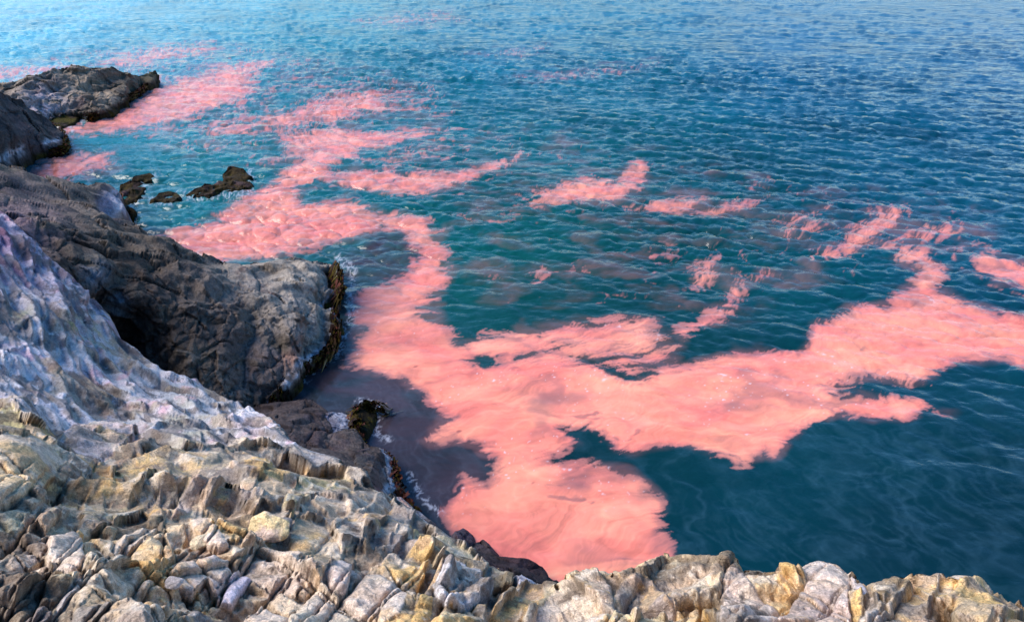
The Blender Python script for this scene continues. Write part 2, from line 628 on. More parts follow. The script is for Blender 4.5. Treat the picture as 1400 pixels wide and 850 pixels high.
    # thin places inside the bloom
    thin = sstep(0.25, 0.85, fbm(pw * 0.35, 4, 14.0)) * sstep(0.99, 0.5, field * 0 + 0.6)
    pocket = sstep(0.50, 0.85, fbm(pw * 1.4, 4, 24.0)) * 0.8
    thinamt = sstep(560, 380, py) * 0.15
    haze = sstep(0.12, 0.75, field + 0.5 * fbm(pw * 0.5, 4, 55.0)) * 0.10 * sstep(0.02, 0.2, field)

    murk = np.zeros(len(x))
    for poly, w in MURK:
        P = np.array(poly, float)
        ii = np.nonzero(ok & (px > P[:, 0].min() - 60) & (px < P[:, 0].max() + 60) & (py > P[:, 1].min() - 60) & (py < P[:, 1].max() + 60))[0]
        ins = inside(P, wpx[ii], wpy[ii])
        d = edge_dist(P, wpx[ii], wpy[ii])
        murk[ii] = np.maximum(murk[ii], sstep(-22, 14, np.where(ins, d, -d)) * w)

    # water colour: green over the shallow middle, deep blue to the right and near the cliff, from world-anchored samples
    cpts = [(760, 400, (4, 72, 82)), (700, 300, (6, 74, 88)), (900, 450, (3, 66, 80)), (500, 200, (10, 80, 100)), (300, 230, (14, 84, 98)),
            (250, 60, (30, 95, 125)), (700, 60, (10, 72, 104)), (1100, 60, (4, 56, 96)), (1380, 60, (2, 48, 88)), (1200, 250, (2, 52, 80)),
            (1000, 330, (2, 62, 80)), (1380, 400, (10, 52, 78)), (1100, 420, (3, 58, 78)), (1300, 600, (12, 50, 70)), (1000, 700, (10, 54, 76)),
            (900, 640, (8, 54, 70)), (1250, 760, (16, 46, 66)), (1380, 720, (12, 44, 62)), (560, 640, (38, 42, 58)), (640, 380, (6, 70, 80)), (20, 30, (40, 105, 135))]
    cx = [(c[0], c[1]) for c in cpts]
    cols = np.array([srgb(*c[2]) for c in cpts])
    ccx, ccy = np.clip(px, -200, 1600), np.clip(py, -60, 900)
    wts = np.stack([1.0 / (((ccx - a) / 1.3) ** 2 + (ccy - b) ** 2 + 6000) ** 1.5 for a, b in cx], 1)
    wts /= wts.sum(1, keepdims=True)
    water = wts @ cols
    gmid = np.exp(-((ccx - 760) / 420) ** 2 - ((ccy - 380) / 190) ** 2)[:, None]
    water = water * (np.array([0.5, 1.10, 0.82]) * (1 - gmid) + np.array([0.2, 0.70, 0.45]) * gmid)
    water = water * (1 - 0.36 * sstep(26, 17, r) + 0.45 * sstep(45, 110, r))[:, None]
    pale = (0.32 * sstep(60, 130, r) * sstep(700, -100, px))[:, None]  # sky glare on the far left water, painted into its colour
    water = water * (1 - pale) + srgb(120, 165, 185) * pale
    big = fbm(base * 0.13, 4, 77.0)
    water = water * (1 + 0.35 * big)[:, None]
    # milky wisps drifting in the sheltered water under the cliff
    ws = base * np.array([0.55, 0.28, 1.0])
    ws = ws + np.stack([w1, w2, 0 * w1], -1) * 0.55
    wisp = ridged(ws * 1.6, 5, 60.0, 0.55)
    near = sstep(24, 15, r)
    rot = np.stack([(base[:, 0] * 0.88 + base[:, 1] * 0.47) * 3.4, (base[:, 1] * 0.88 - base[:, 0] * 0.47) * 1.3, base[:, 0] * 0], -1) + np.stack([w1, w2, 0 * w1], -1) * 1.2
    wisp2 = ridged(rot, 4, 64.0, 0.6)
    wispm = (0.22 * sstep(0.4, 2.0, wisp) + 0.2 * sstep(0.5, 2.1, wisp2) * sstep(-0.5, 0.6, fbm(base * 0.3, 3, 66) + 0.15)) * (0.12 + 0.88 * near)
    water = water + wispm[:, None] * np.array([0.035, 0.075, 0.11]) * sstep(45, 22, r)[:, None]
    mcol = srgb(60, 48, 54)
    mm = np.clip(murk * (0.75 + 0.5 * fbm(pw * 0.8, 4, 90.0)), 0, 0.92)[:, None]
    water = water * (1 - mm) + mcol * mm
    wet = wispm[:, None] * murk[:, None] * np.array([0.06, 0.055, 0.07])
    water = water + wet
    pinkA, pinkB = srgb(242, 146, 118), srgb(230, 120, 106)
    pv = np.clip(0.5 + 0.8 * fbm(pw * 0.5, 4, 33.0), 0, 1)[:, None]
    pink = pinkA * pv + pinkB * (1 - pv)
    pink = pink * (1.0 + 0.16 * fil + 0.10 * filf + 0.18 * fbm(pw * np.array([1.2, 2.4, 1]), 4, 47.0))[:, None]
    dd = dens * (1 - 0.35 * thin - thinamt) * (1 - pocket * 0.55 * sstep(0.2, 0.9, fbm(base * 0.2, 3, 81) + 0.45))
    for (x0, y0, rx, ry, a_) in [(865, 650, 34, 14, .55), (930, 640, 30, 16, .45), (790, 655, 22, 16, .4), (880, 680, 26, 12, .4), (500, 430, 26, 20, .6), (520, 400, 30, 18, .55), (530, 345, 40, 22, .6), (770, 545, 30, 10, .35),
                              (1180, 520, 30, 8, .3), (1010, 560, 40, 10, .3), (470, 470, 18, 26, .5), (905, 720, 14, 50, .3)]:
        g = np.exp(-((wpx - x0) / rx) ** 2 - ((wpy - y0) / ry) ** 2) * (ok)
        dd = dd * (1 - a_ * g * (0.6 + 0.6 * np.clip(fbm(pw * 1.2, 3, 171.0) + .5, 0, 1)))
    dd = np.maximum(dd, haze)
    grey = srgb(120, 96, 104)
    mid = (4 * dd * (1 - dd))[:, None] * 0.35
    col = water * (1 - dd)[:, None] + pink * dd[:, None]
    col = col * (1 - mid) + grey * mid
    # drifting specks of weed inside the bloom
    sp1 = sstep(0.74, 0.86, noise(base * 2.6, 101.0)) * (r < 24) * dens
    col = col * (1 - 0.7 * sp1)[:, None] + srgb(110, 60, 62) * (0.7 * sp1)[:, None]
    # foam
    foam = np.zeros(len(x))
    for line in SHORE:
        P = np.array(line, float)
        ii = np.nonzero(ok & (px > P[:, 0].min() - 50) & (px < P[:, 0].max() + 50) & (py > P[:, 1].min() - 50) & (py < P[:, 1].max() + 50))[0]
        d = edge_dist(P, px[ii], py[ii], closed=False)
        foam[ii] = np.maximum(foam[ii], np.exp(-(d / 9) ** 2))
    fr = ridged(base * 5.0 + np.stack([w1, w2, w1], -1) * 1.2, 5, 120.0, 0.65)
    fo = 0.5 * sstep(0.9, 2.1, fr * (0.35 + 0.95 * foam)) * foam
    fl = ridged(base * np.array([0.30, 0.45, 1]) + np.stack([w1, w2, w1], -1) * 0.35, 3, 140.0, 0.5)
    thr = sstep(1.45, 1.62, fl) * sstep(0.25, 0.6, noise(base * 3.5, 150.0) + noise(base * 9.0, 151.0) * 0.9) * sstep(45, 20, r) * dens
    dots = sstep(0.55, 0.75, noise(base * 11.0, 160.0)) * sstep(-0.1, 0.5, noise(base * 0.35, 161.0)) * (r < 22) * dens
    fo = np.clip(fo + 0.55 * thr + 0.6 * dots, 0, 1)
    fcol = np.array([0.75, 0.74, 0.82])
    fo = (fo * 0.8)[:, None]
    col = col * (1 - fo) + fcol * fo
    col = np.clip(col, 0.001, 0.9)
    rgh = 0.14 + 0.05 * dens + 0.4 * fo[:, 0] + 0.06 * sstep(40, 130, r)
    chop = (0.25 + 0.75 * sstep(25, 110, r)) * calm * sstep(3000, 900, r)
    nrm = vnormals(co, q)
    nrm = nrm * np.sign(nrm[:, 2:3] + 1e-9)
    if (np.cross(co[q[5000, 1]] - co[q[5000, 0]], co[q[5000, 3]] - co[q[5000, 0]])[2]) < 0:
        q = q[:, ::-1]
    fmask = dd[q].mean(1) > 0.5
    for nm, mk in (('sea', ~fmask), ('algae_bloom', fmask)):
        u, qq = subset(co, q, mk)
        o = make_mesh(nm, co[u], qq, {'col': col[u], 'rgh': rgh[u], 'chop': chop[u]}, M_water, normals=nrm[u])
        if nm == 'sea':
            tag(o, 'teal and deep blue sea with small wind waves, reaching to the horizon', kind='structure')
        else:
            tag(o, 'salmon pink algae bloom drifting in ragged swirls and streaks on the blue sea', 'algae bloom', kind='stuff')


# ------------------------------------------------------------------ rock builder
def relief(poly, ctrl, step, skirt_rows=10, lean=0.3, foot=-0.7, skirt_pow=1.6, reg=0.02):
    """a rock mass: outline and heights at known points (px, py, z) or (px, py, None, distance), closed by walls that drop to below the water.
    returns world points, quads, pixel coordinates, skirt fraction"""
    P = np.array(poly, float)
    cpx = np.array([c[0] for c in ctrl], float)
    cpy = np.array([c[1] for c in ctrl], float)
    cd = np.array([dist_for_z(c[0], c[1], c[2]) if c[2] is not None else c[3] for c in ctrl], float)
    ev = tps(np.stack([cpx, cpy], 1), np.log(cd), reg)
    def axis(lo, hi, a, b):
        mid = np.arange(max(lo, a), min(hi, b), step)
        pre = mid[0] - np.cumsum(np.geomspace(step, 14, 60))
        post = mid[-1] + np.cumsum(np.geomspace(step, 14, 60))
        pre = pre[pre > lo - 14][::-1] if lo < a else np.zeros(0)
        post = post[post < hi + 14] if hi > b else np.zeros(0)
        return np.concatenate([pre, mid, post])
    xs = axis(P[:, 0].min() - step, P[:, 0].max() + step * 2, -30, 1430)
    ys = axis(P[:, 1].min() - step, P[:, 1].max() + step * 2, -10, 880)
    X, Y = np.meshgrid(xs, ys)
    X, Y = X.ravel(), Y.ravel()
    ins = inside(P, X, Y)
    idx = np.arange(len(X)).reshape(len(ys), len(xs))
    q = np.stack([idx[:-1, :-1], idx[1:, :-1], idx[1:, 1:], idx[:-1, 1:]], -1).reshape(-1, 4)
    q = q[ins[q].sum(1) >= 1]
    u, inv = np.unique(q, return_inverse=True)
    q = inv.reshape(q.shape)
    X, Y, ins = X[u].copy(), Y[u].copy(), ins[u]
    out = np.nonzero(~ins)[0]
    _, bx, by = edge_dist(P, X[out], Y[out], near=True)
    X[out], Y[out] = bx, by
    d = np.exp(ev(X, Y))
    co = at_dist(X, Y, d)
    # boundary edges
    e = np.concatenate([q[:, [0, 1]], q[:, [1, 2]], q[:, [2, 3]], q[:, [3, 0]]])
    key = np.sort(e, 1)
    kk = key[:, 0].astype(np.int64) * len(X) + key[:, 1]
    uq, first, cnt = np.unique(kk, return_index=True, return_counts=True)
    be = e[first[cnt == 1]]
    bv, binv = np.unique(be, return_inverse=True)
    binv = binv.reshape(be.shape)
    t = co[be[:, 1]] - co[be[:, 0]]
    on = np.stack([t[:, 1], -t[:, 0], 0 * t[:, 0]], -1)
    # orientation: grid winding seen from camera
    acc = np.zeros((len(bv), 3))
    for k in range(2):
        for ax in range(3):
            acc[:, ax] += np.bincount(binv[:, k], on[:, ax], len(bv))
    for _ in range(14):
        sm = np.zeros_like(acc)
        c = np.bincount(binv.ravel(), minlength=len(bv))[:, None]
        for a_, b_ in ((0, 1), (1, 0)):
            for ax in range(3):
                sm[:, ax] += np.bincount(binv[:, a_], acc[binv[:, b_], ax], len(bv))
        acc = 0.5 * acc + 0.5 * sm / c
    acc /= np.linalg.norm(acc, axis=1, keepdims=True) + 1e-9
    # outward check: sheared area sign
    n0 = len(X)
    rows = [bv]
    cos = [co]
    top = co[bv]
    fr = [np.zeros(n0)]
    uu, vv = [X], [Y]
    for k in range(1, skirt_rows + 1):
        f = (k / skirt_rows) ** skirt_pow
        z = top[:, 2] * (1 - f) + foot * f
        p = top + acc * (lean * np.maximum(top[:, 2:3] - foot, 0.2) * (1.6 * f ** 0.75 - 0.6 * f))
        p[:, 2] = z
        cos.append(p)
        rows.append(n0 + (k - 1) * len(bv) + np.arange(len(bv)))
        fr.append(np.full(len(bv), f))
        uu.append(X[bv])
        vv.append(Y[bv])
    qs = [q]
    for k in range(skirt_rows):
        a, b = rows[k][binv[:, 0]], rows[k][binv[:, 1]]
        c, dd = rows[k + 1][binv[:, 1]], rows[k + 1][binv[:, 0]]
        qs.append(np.stack([b, a, dd, c], -1))
    co = np.concatenate(cos)
    return co, np.concatenate(qs), np.concatenate(uu), np.concatenate(vv), np.concatenate(fr)


def push_dir(co, n, k=0.6):
    """direction the rock bulges: between the surface normal and the open air towards the lookout"""
    t = np.array([0, 0, H]) - co
    t /= np.linalg.norm(t, axis=1, keepdims=True)
    d = n * (1 - k) + t * k
    return d / (np.linalg.norm(d, axis=1, keepdims=True) + 1e-9)


def footprint(co, n, step):
    t = np.array([0, 0, H]) - co
    d = np.linalg.norm(t, axis=1)
    c = np.abs((n * t).sum(1)) / d
    return d / F * step / np.maximum(c, 0.10)


def smooth_normals(co, q, it=2):
    n = vnormals(co, q)
    for _ in range(it):
        s = n.copy()
        for k in range(4):
            for ax in range(3):
                s[:, ax] += np.bincount(q[:, k], n[q[:, (k + 1) % 4], ax], len(co))
        n = s / (np.linalg.norm(s, axis=1, keepdims=True) + 1e-9)
    return n


def crag(p, scale, strata=(0.25, 0.45, 0.85), seed=0.0, k_facet=1.0, k_strata=1.0, k_ridge=1.0, k_crack=1.0, foot=0.001):
    """craggy height for points p; scale = size in metres of the largest lumps"""
    s = np.array(strata, float)
    s /= np.linalg.norm(s)
    q = p / scale
    w = np.stack([noise(q * 0.9, seed + 1), noise(q * 0.9, seed + 2), noise(q * 0.9, seed + 3)], -1)
    qw = q + 0.28 * w
    a, ea, ra = facets(qw * 1.1, seed)
    b, eb, rb = facets(qw * 3.4 + 0.2 * w, seed + 5)
    u = (qw @ s) * 3.2
    lay = np.stack([u, u * 0 + seed, (qw[:, 0]) * 0.35], -1)
    n1 = noise(lay, seed + 8)
    lay2 = lay * np.array([3.3, 1, 2.2])
    n2 = noise(lay2, seed + 9)
    r = ridged(qw * 1.7, 5, seed + 20, 0.52)
    fa_, fb_ = att(scale * 0.45, foot), att(scale * 0.15, foot)
    h = k_facet * (fa_ * (0.17 * a + 0.07 * (ra - 0.5)) + fb_ * (0.085 * b + 0.03 * (rb - 0.5)))
    h -= k_crack * (fa_ * 0.07 * np.exp(-(ea / 0.05) ** 2) + fb_ * 0.03 * np.exp(-(eb / 0.07) ** 2))
    h += k_strata * (0.075 * n1 * att(scale * 0.3, foot) + 0.03 * n2 * att(scale * 0.1, foot))
    h += k_ridge * 0.075 * (r - 0.9) * att(scale * 0.15, foot)
    h += 0.025 * fbm(q * 6, 3, seed + 30) * att(scale * 0.08, foot)
    return (h * scale).astype(float), ra, rb, n1, r


def mixc(a, b, t):
    t = np.clip(t, 0, 1)[:, None]
    return a * (1 - t) + b * t


def clean_axis(co, q):
    n = vnormals(co, q)
    return n


def dark_rock(name, poly, ctrl, step, scale, label, cat, base=(98, 88, 84), alt=(128, 112, 104), seed=0.0, white=None, weed=None,
              amp=1.0, lean=0.25, rows=8, k_facet=1.0, group=None, kind=None, moss=0.0, foot=-0.7, patch=None):
    co, q, u, v, fr = relief(poly, ctrl, step, rows, lean, foot)
    n = smooth_normals(co, q, 6)
    ft = 1.5 * footprint(co, n, step)
    h, ra, rb, n1, r = crag(co, scale, (0.5, 0.2, 0.84), seed, k_facet, foot=ft)
    if scale > 1.2:
        hb, _, _, _, _ = crag(co, scale * 2.2, (0.6, 0.3, 0.7), seed + 3, 1.0, 1.0, 0.8, 0.3, foot=ft)
        hs_, _, _, _, _ = crag(co, scale * 0.4, (0.5, 0.2, 0.84), seed + 4, 1.0, 1.0, 0.6, 1.0, foot=ft)
        h = h * 0.55 + 0.38 * hb + 0.4 * hs_
    h = h + 0.50 * broken(co * np.array([1, 1, 1.3]), scale * 1.3, ft, seed + 6, 6, 0.5, 0.08)
    co2 = co + push_dir(co, n, 0.55) * (h * amp)[:, None]
    nn = vnormals(co2, q)
    c = mixc(np.tile(srgb(*base), (len(co), 1)), srgb(*alt), 0.5 + 0.9 * fbm(co / scale * 0.7, 4, seed + 40) + 0.25 * (ra - 0.5))
    c = mixc(c, srgb(120, 92, 98), sstep(0.15, 0.7, fbm(co / scale * 0.5, 3, seed + 44)) * 0.55)
    c = c * (0.43 + 0.30 * rb)[:, None]
    if patch is not None:
        for (x0, y0, rad, cc, amt) in patch:
            m = np.exp(-(((u - x0) ** 2 + (v - y0) ** 2) / rad ** 2)) * sstep(-0.5, 0.4, fbm(co / scale * 2, 3, seed + 70) + 0.3)
            c = mixc(c, srgb(*cc), m * amt)
    # wet foot and weed line above the water
    wz = co2[:, 2] + 0.18 * noise(co / scale * 2, seed + 50)
    wl = 0.30 * scale if weed is None else weed
    c = mixc(c, srgb(40, 34, 26), sstep(wl * 1.6, wl * 0.9, wz))
    c = mixc(c, srgb(84, 72, 26), sstep(wl * 1.1, wl * 0.5, wz) * sstep(-0.2, 0.5, noise(co / scale * 5, seed + 51)) * 0.7)
    if white is not None:
        for line, wid in white:
            d = edge_dist(np.array(line, float), u + 4 * noise(co * 2.0, 5), v + 4 * noise(co * 2.0, 6), closed=False)
            m = np.exp(-(d / wid) ** 2) * (fr < 0.10) * sstep(-0.55, 0.2, noise(co / scale * 7, seed + 60) + 0.10)
            c = mixc(c, srgb(190, 188, 198), m * 0.8)
    o = make_mesh(name, co2, q, {'col': c}, M_rock_far, normals=nn)
    tag(o, label, cat, group, kind)
    return co2, u, v


def kelp(line, z, out, length, label, dens=60, width=0.035, spread=0.25, seed=1, cat='kelp', tint=0.5, rows=3):
    """fringe of hanging fronds along a rock rim; line: (px, py) on the rim at height z"""
    r = np.random.default_rng(seed)
    P = np.array(line, float)
    Wp = at_z(P[:, 0], P[:, 1], np.full(len(P), z))
    V, Q, C = [], [], []
    seg = np.linalg.norm(np.diff(Wp, axis=0), axis=1)
    for i in range(len(Wp) - 1):
        a, b = Wp[i], Wp[i + 1]
        t = (b - a)[:2]
        t /= np.linalg.norm(t) + 1e-9
        o2 = np.array([t[1], -t[0], 0.0]) * out
        for _ in range(int(seg[i] * dens) + 1):
            f = r.random()
            p = a * (1 - f) + b * f + o2 * r.normal(0.03, 0.06) + np.array([0, 0, r.uniform(-0.25, 0.06)])
            L = length * r.uniform(0.45, 1.25)
            wv = width * r.uniform(0.7, 2.0)
            dirn = o2 * r.uniform(0.2, 1.0) * spread / max(length, 0.1) * 1.4 + np.array([t[0], t[1], 0]) * r.normal(0, 0.35)
            base = len(V)
            K = 5
            side = np.array([t[0], t[1], 0]) + 0.6 * np.array([r.normal(), r.normal(), r.normal()]) * 0.5
            side /= np.linalg.norm(side)
            tone = r.random()
            cc = srgb(56, 46, 24) * (1 - tone) + srgb(104, 88, 36) * tone
            if r.random() < 0.35:
                cc = srgb(48, 30, 24)
            if r.random() < tint * 0.2:
                cc = srgb(104, 62, 52)
            for k in range(K):
                g = k / (K - 1)
                s = p + dirn * L * g + np.array([0, 0, -L * g + 0.12 * L * math.sin(g * 3 + tone * 6)])
                if s[2] < 0.02:
                    s = s + o2 * (0.02 - s[2]) * 0.8
                    s[2] = 0.03 + 0.03 * r.random()
                ww = wv * (1 - 0.75 * g) * (1 + 0.4 * math.sin(k * 2.1 + tone * 9))
                nrm_ = o2 * 0.5 * wv
                V.append(s - side * ww)
                V.append(s + nrm_ * (1 - g))
                V.append(s + side * ww)
                for _k in range(3):
                    C.append(cc * (0.7 + 0.6 * g))
            for k in range(K - 1):
                b0 = base + 3 * k
                Q.append((b0, b0 + 1, b0 + 4, b0 + 3))
                Q.append((b0 + 1, b0 + 2, b0 + 5, b0 + 4))
    o = make_mesh('kelp', np.array(V), np.array(Q), {'col': np.array(C)}, M_kelp)
    tag(o, label, cat, 'kelp fringes along the waterline', 'stuff')
    return o


# ------------------------------------------------------------------ dark sea rocks
def build_shore_rocks():
    rim = [(462, 356), (458, 372), (464, 386), (462, 398), (446, 410), (436, 418), (455, 420), (457, 440), (455, 462), (440, 478), (425, 487), (407, 492), (400, 505), (385, 525), (370, 545)]
    poly = [(-90, 215), (0, 225), (30, 232), (60, 244), (90, 243), (110, 247), (128, 252), (148, 249), (160, 262), (168, 288), (182, 300), (196, 316), (215, 320), (232, 326), (250, 340), (275, 350), (310, 359), (350, 353), (380, 353), (410, 349), (440, 352)] + rim + \
        [(362, 556), (375, 600), (300, 620), (150, 540), (100, 480), (-90, 380)]
    ctrl = [(-90, 215, 5.2), (0, 225, 4.4), (60, 244, 3.5), (110, 247, 2.9), (148, 249, 2.0), (168, 288, 1.3), (182, 302, 2.6), (215, 320, 2.7), (250, 340, 2.1), (310, 359, 1.3),
            (350, 353, 1.3), (410, 349, 1.1), (440, 352, 0.9), (462, 358, 0.6), (462, 398, 0.5), (440, 415, 0.35), (457, 440, 0.6), (440, 478, 0.6), (407, 492, 0.55), (385, 525, 0.4), (368, 548, 0.3),
            (0, 260, 5.0), (60, 290, 4.7), (120, 330, 4.2), (130, 275, 3.3), (60, 350, 5.0), (110, 400, 4.0), (190, 350, 3.6), (170, 420, 3.3), (150, 455, 1.2), (200, 480, 1.5), (250, 510, 1.5), (300, 540, 1.1),
            (250, 380, 3.0), (300, 400, 2.5), (340, 380, 1.9), (400, 385, 1.6), (420, 440, 1.2), (360, 430, 2.0), (300, 450, 2.0), (350, 490, 1.3), (260, 450, 2.2), (400, 470, 1.0), (220, 400, 3.2), (-90, 380, 6.5), (0, 400, 5.6), (150, 560, 1.0), (362, 600, 0.0), (300, 620, 0.2)]
    dark_rock('rocky_headland', poly, ctrl, 1.25, 1.5, 'large dark grey brown rocky headland sloping down to the pink water beside the pale ledge', 'headland',
              (98, 87, 79), (142, 128, 115), 2.0, white=[([(455, 418), (457, 440), (455, 462), (440, 478), (425, 487), (407, 492), (400, 505), (385, 525), (368, 548)], 3.2), ([(462, 390), (440, 415), (455, 419)], 2.5), ([(157, 268), (163, 280)], 8)],
              weed=0.30, amp=1.0, lean=0.14, rows=10,
              patch=[(30, 300, 60, (118, 90, 112), .6), (100, 360, 40, (60, 52, 48), .9), (170, 440, 70, (52, 44, 44), .85), (130, 375, 18, (140, 150, 165), .7), (165, 415, 14, (150, 165, 180), .8), (210, 400, 70, (74, 62, 56), .7),  # darkest patches paint the shade of the cave and clefts into the rock
                     (280, 400, 60, (90, 82, 80), .6), (420, 390, 70, (172, 160, 148), .7), (330, 370, 50, (156, 146, 136), .6), (420, 450, 50, (160, 150, 142), .5), (350, 500, 60, (112, 96, 98), .5), (60, 250, 60, (110, 100, 92), .7), (395, 490, 16, (160, 118, 104), .6), (150, 275, 14, (150, 145, 165), .9)])
    kelp([(460, 358), (468, 372), (468, 390), (466, 402)], 0.75, 1, 0.75, 'brown kelp and weed hanging on the upper tip of the dark headland', 110, 0.05, 0.45, 3, tint=1)
    kelp([(459, 418), (461, 440), (459, 463), (444, 480), (427, 489), (409, 495), (402, 508), (387, 528), (372, 547)], 0.62, 1, 0.62, 'olive kelp curtain below the white crusted rim of the headland', 120, 0.045, 0.22, 4)
    kelp([(164, 262), (168, 288), (180, 296)], 0.7, 1, 0.8, 'dark weed on the small point beyond the headland crest', 90, 0.06, 0.3, 5)

    # rocks in the cove between headland and ledge
    dark_rock('shore_rock', [(345, 560), (372, 553), (400, 550), (426, 553), (442, 562), (454, 575), (452, 588), (436, 600), (430, 640), (380, 620)],
              [(345, 560, 0.5), (400, 550, 0.3), (442, 562, 0.4), (454, 578, 0.4), (436, 600, 0.9), (400, 580, 1.1), (420, 570, 0.9), (430, 640, 1.6), (380, 620, 1.6)],
              1.0, 0.8, 'dark brown rounded rock in the cove directly below the pale ledge', 'rock', (96, 82, 80), (124, 108, 104), 11.0, weed=0.05, amp=0.7, rows=5)
    dark_rock('shore_rock', [(436, 572), (450, 563), (468, 562), (482, 568), (484, 582), (470, 590), (455, 596), (440, 590)],
              [(436, 572, 0.5), (450, 563, 0.4), (482, 568, 0.3), (484, 582, 0.10), (470, 590, 0.5), (440, 590, 0.6), (460, 576, 0.8)],
              0.8, 0.5, 'small rock with white crust and trickling foam between two brown shore rocks', 'rock', (110, 100, 112), (150, 146, 165), 12.0, weed=0.05, amp=0.7, rows=5,
              white=[([(462, 565), (472, 575), (468, 588)], 9)])
    dark_rock('shore_rock', [(425, 604), (440, 596), (462, 590), (484, 588), (494, 600), (505, 612), (520, 614), (508, 640), (490, 690), (430, 650)],
              [(425, 604, 1.0), (462, 590, 0.7), (484, 588, 0.6), (494, 602, 0.5), (520, 614, 0.6), (470, 612, 1.1), (440, 625, 1.3), (508, 640, 1.3), (490, 690, 2.0), (430, 650, 1.7)],
              1.0, 0.8, 'grey brown low rock in the middle of the row under the ledge', 'rock', (100, 88, 86), (128, 114, 108), 13.0, weed=0.05, amp=0.65, rows=5)
    dark_rock('shore_rock', [(486, 618), (505, 612), (524, 614), (534, 626), (538, 642), (542, 656), (536, 668), (548, 682), (590, 710), (560, 740), (500, 690)],
              [(486, 618, 0.9), (505, 612, 0.7), (524, 614, 0.6), (538, 642, 0.6), (542, 656, 0.5), (536, 668, 0.5), (510, 640, 1.2), (520, 665, 1.2), (548, 682, 0.6), (590, 710, 1.2), (560, 740, 2.2), (500, 690, 2.0)],
              1.0, 0.8, 'grey rock with white crusted seaward edge above reddish brown kelp', 'rock', (104, 98, 100), (128, 118, 112), 14.0, weed=0.05, amp=0.6, rows=5,
              white=[([(527, 618), (537, 640), (540, 656), (530, 668)], 7), ([(575, 695), (580, 700)], 6)])
    kelp([(484, 560), (496, 552), (512, 550), (518, 556)], 0.45, -1, 0.3, 'dark brown weed clump on the point of the small cove rock', 150, 0.04, 0.3, 6)
    kelp([(484, 562), (490, 575), (488, 588), (498, 600)], 0.5, 1, 0.55, 'brown kelp beside the white crusted cove rock', 230, 0.05, 0.5, 7)
    kelp([(528, 614), (540, 630), (545, 650), (545, 665), (556, 682), (572, 692)], 0.55, 1, 0.7, 'reddish brown kelp trailing into the murky cove water', 200, 0.045, 0.6, 8, tint=3)
    dark_rock('shore_rock', [(486, 556), (498, 549), (512, 549), (518, 556), (512, 566), (506, 580), (500, 592), (490, 590), (486, 574)],
              [(486, 556, 0.2), (498, 549, 0.1), (518, 556, 0.05), (506, 580, 0.05), (500, 592, 0.1), (486, 574, 0.3), (500, 562, 0.45)],
              0.8, 0.35, 'small black weedy rock at the mouth of the cove', 'rock', (58, 46, 34), (84, 66, 40), 15.0, weed=0.3, amp=0.9, rows=4)

    # black rocks at the foot of the cliff
    dark_rock('cliff_foot_rock', [(638, 748), (648, 738), (660, 735), (668, 742), (676, 754), (700, 762), (722, 768), (736, 776), (742, 790), (744, 830), (700, 830), (650, 780)],
              [(638, 748, 0.5), (654, 736, 0.5), (668, 742, 0.4), (690, 758, 0.7), (736, 776, 0.5), (742, 790, 0.3), (700, 780, 1.3), (744, 830, 1.0), (700, 830, 1.8), (650, 780, 1.5)],
              1.0, 0.8, 'black wet rock along the pink water at the foot of the cliff', 'rock', (66, 60, 62), (92, 82, 84), 16.0, weed=0.02, amp=0.8, rows=5)
    dark_rock('cliff_foot_rock', [(738, 790), (746, 788), (760, 794), (770, 800), (780, 808), (800, 830), (790, 860), (740, 850)],
              [(738, 790, 0.5), (760, 794, 0.5), (780, 808, 0.1), (755, 808, 1.0), (800, 830, 0.1), (790, 860, 0.8), (740, 850, 1.4)],
              1.0, 0.6, 'low black rock just behind the pale tip of the ledge', 'rock', (70, 62, 64), (96, 86, 86), 17.0, weed=0.02, amp=0.8, rows=5)
    dark_rock('cliff_foot_rock', [(622, 726), (634, 722), (642, 730), (644, 742), (630, 742)],
              [(622, 726, 0.5), (634, 722, 0.2), (642, 730, 0.1), (644, 742, 0.3), (630, 742, 0.8)],
              0.8, 0.4, 'smallest purple grey rock peeping over the edge of the ledge', 'rock', (92, 80, 90), (130, 118, 128), 18.0, weed=0.02, amp=0.8, rows=4)

    # the far islet and the point in front of it
    dark_rock('rock_islet', [(-90, 106), (0, 112), (20, 107), (45, 105), (62, 99), (72, 92), (84, 89), (96, 91), (112, 95), (124, 92), (138, 92), (150, 97), (165, 97), (186, 99), (200, 103), (212, 104), (206, 113), (196, 121), (178, 131), (160, 141), (142, 151), (128, 156), (112, 152), (95, 150), (70, 160), (30, 170), (-90, 170)],
              [(-90, 106, 2.4), (0, 112, 2.2), (45, 105, 2.6), (84, 89, 2.9), (112, 95, 2.3), (138, 92, 2.1), (165, 97, 2.0), (186, 99, 1.5), (212, 104, 0.4), (206, 113, 0.3), (178, 131, 0.5), (142, 151, 0.5), (128, 156, 0.3), (95, 150, 0.6),
               (100, 115, 1.7), (150, 118, 1.2), (60, 125, 1.7), (120, 135, 1.4), (30, 145, 1.5), (70, 160, 0.6), (30, 170, 0.8), (-90, 170, 1.5)],
              0.8, 1.25, 'far grey brown rocky islet with dark kelp along its waterline, top left', 'islet', (132, 116, 102), (180, 160, 140), 21.0, weed=0.4, amp=1.5, lean=0.2, rows=6, moss=0.3,
              patch=[(60, 145, 30, (190, 176, 190), .6), (205, 104, 12, (70, 66, 40), .9), (185, 122, 20, (60, 54, 40), .6)])
    kelp([(208, 108), (196, 120), (178, 131), (160, 141), (142, 152), (124, 157), (110, 155)], 0.5, 1, 0.6, 'dark kelp fringe along the foot of the far islet', 40, 0.12, 0.5, 9)
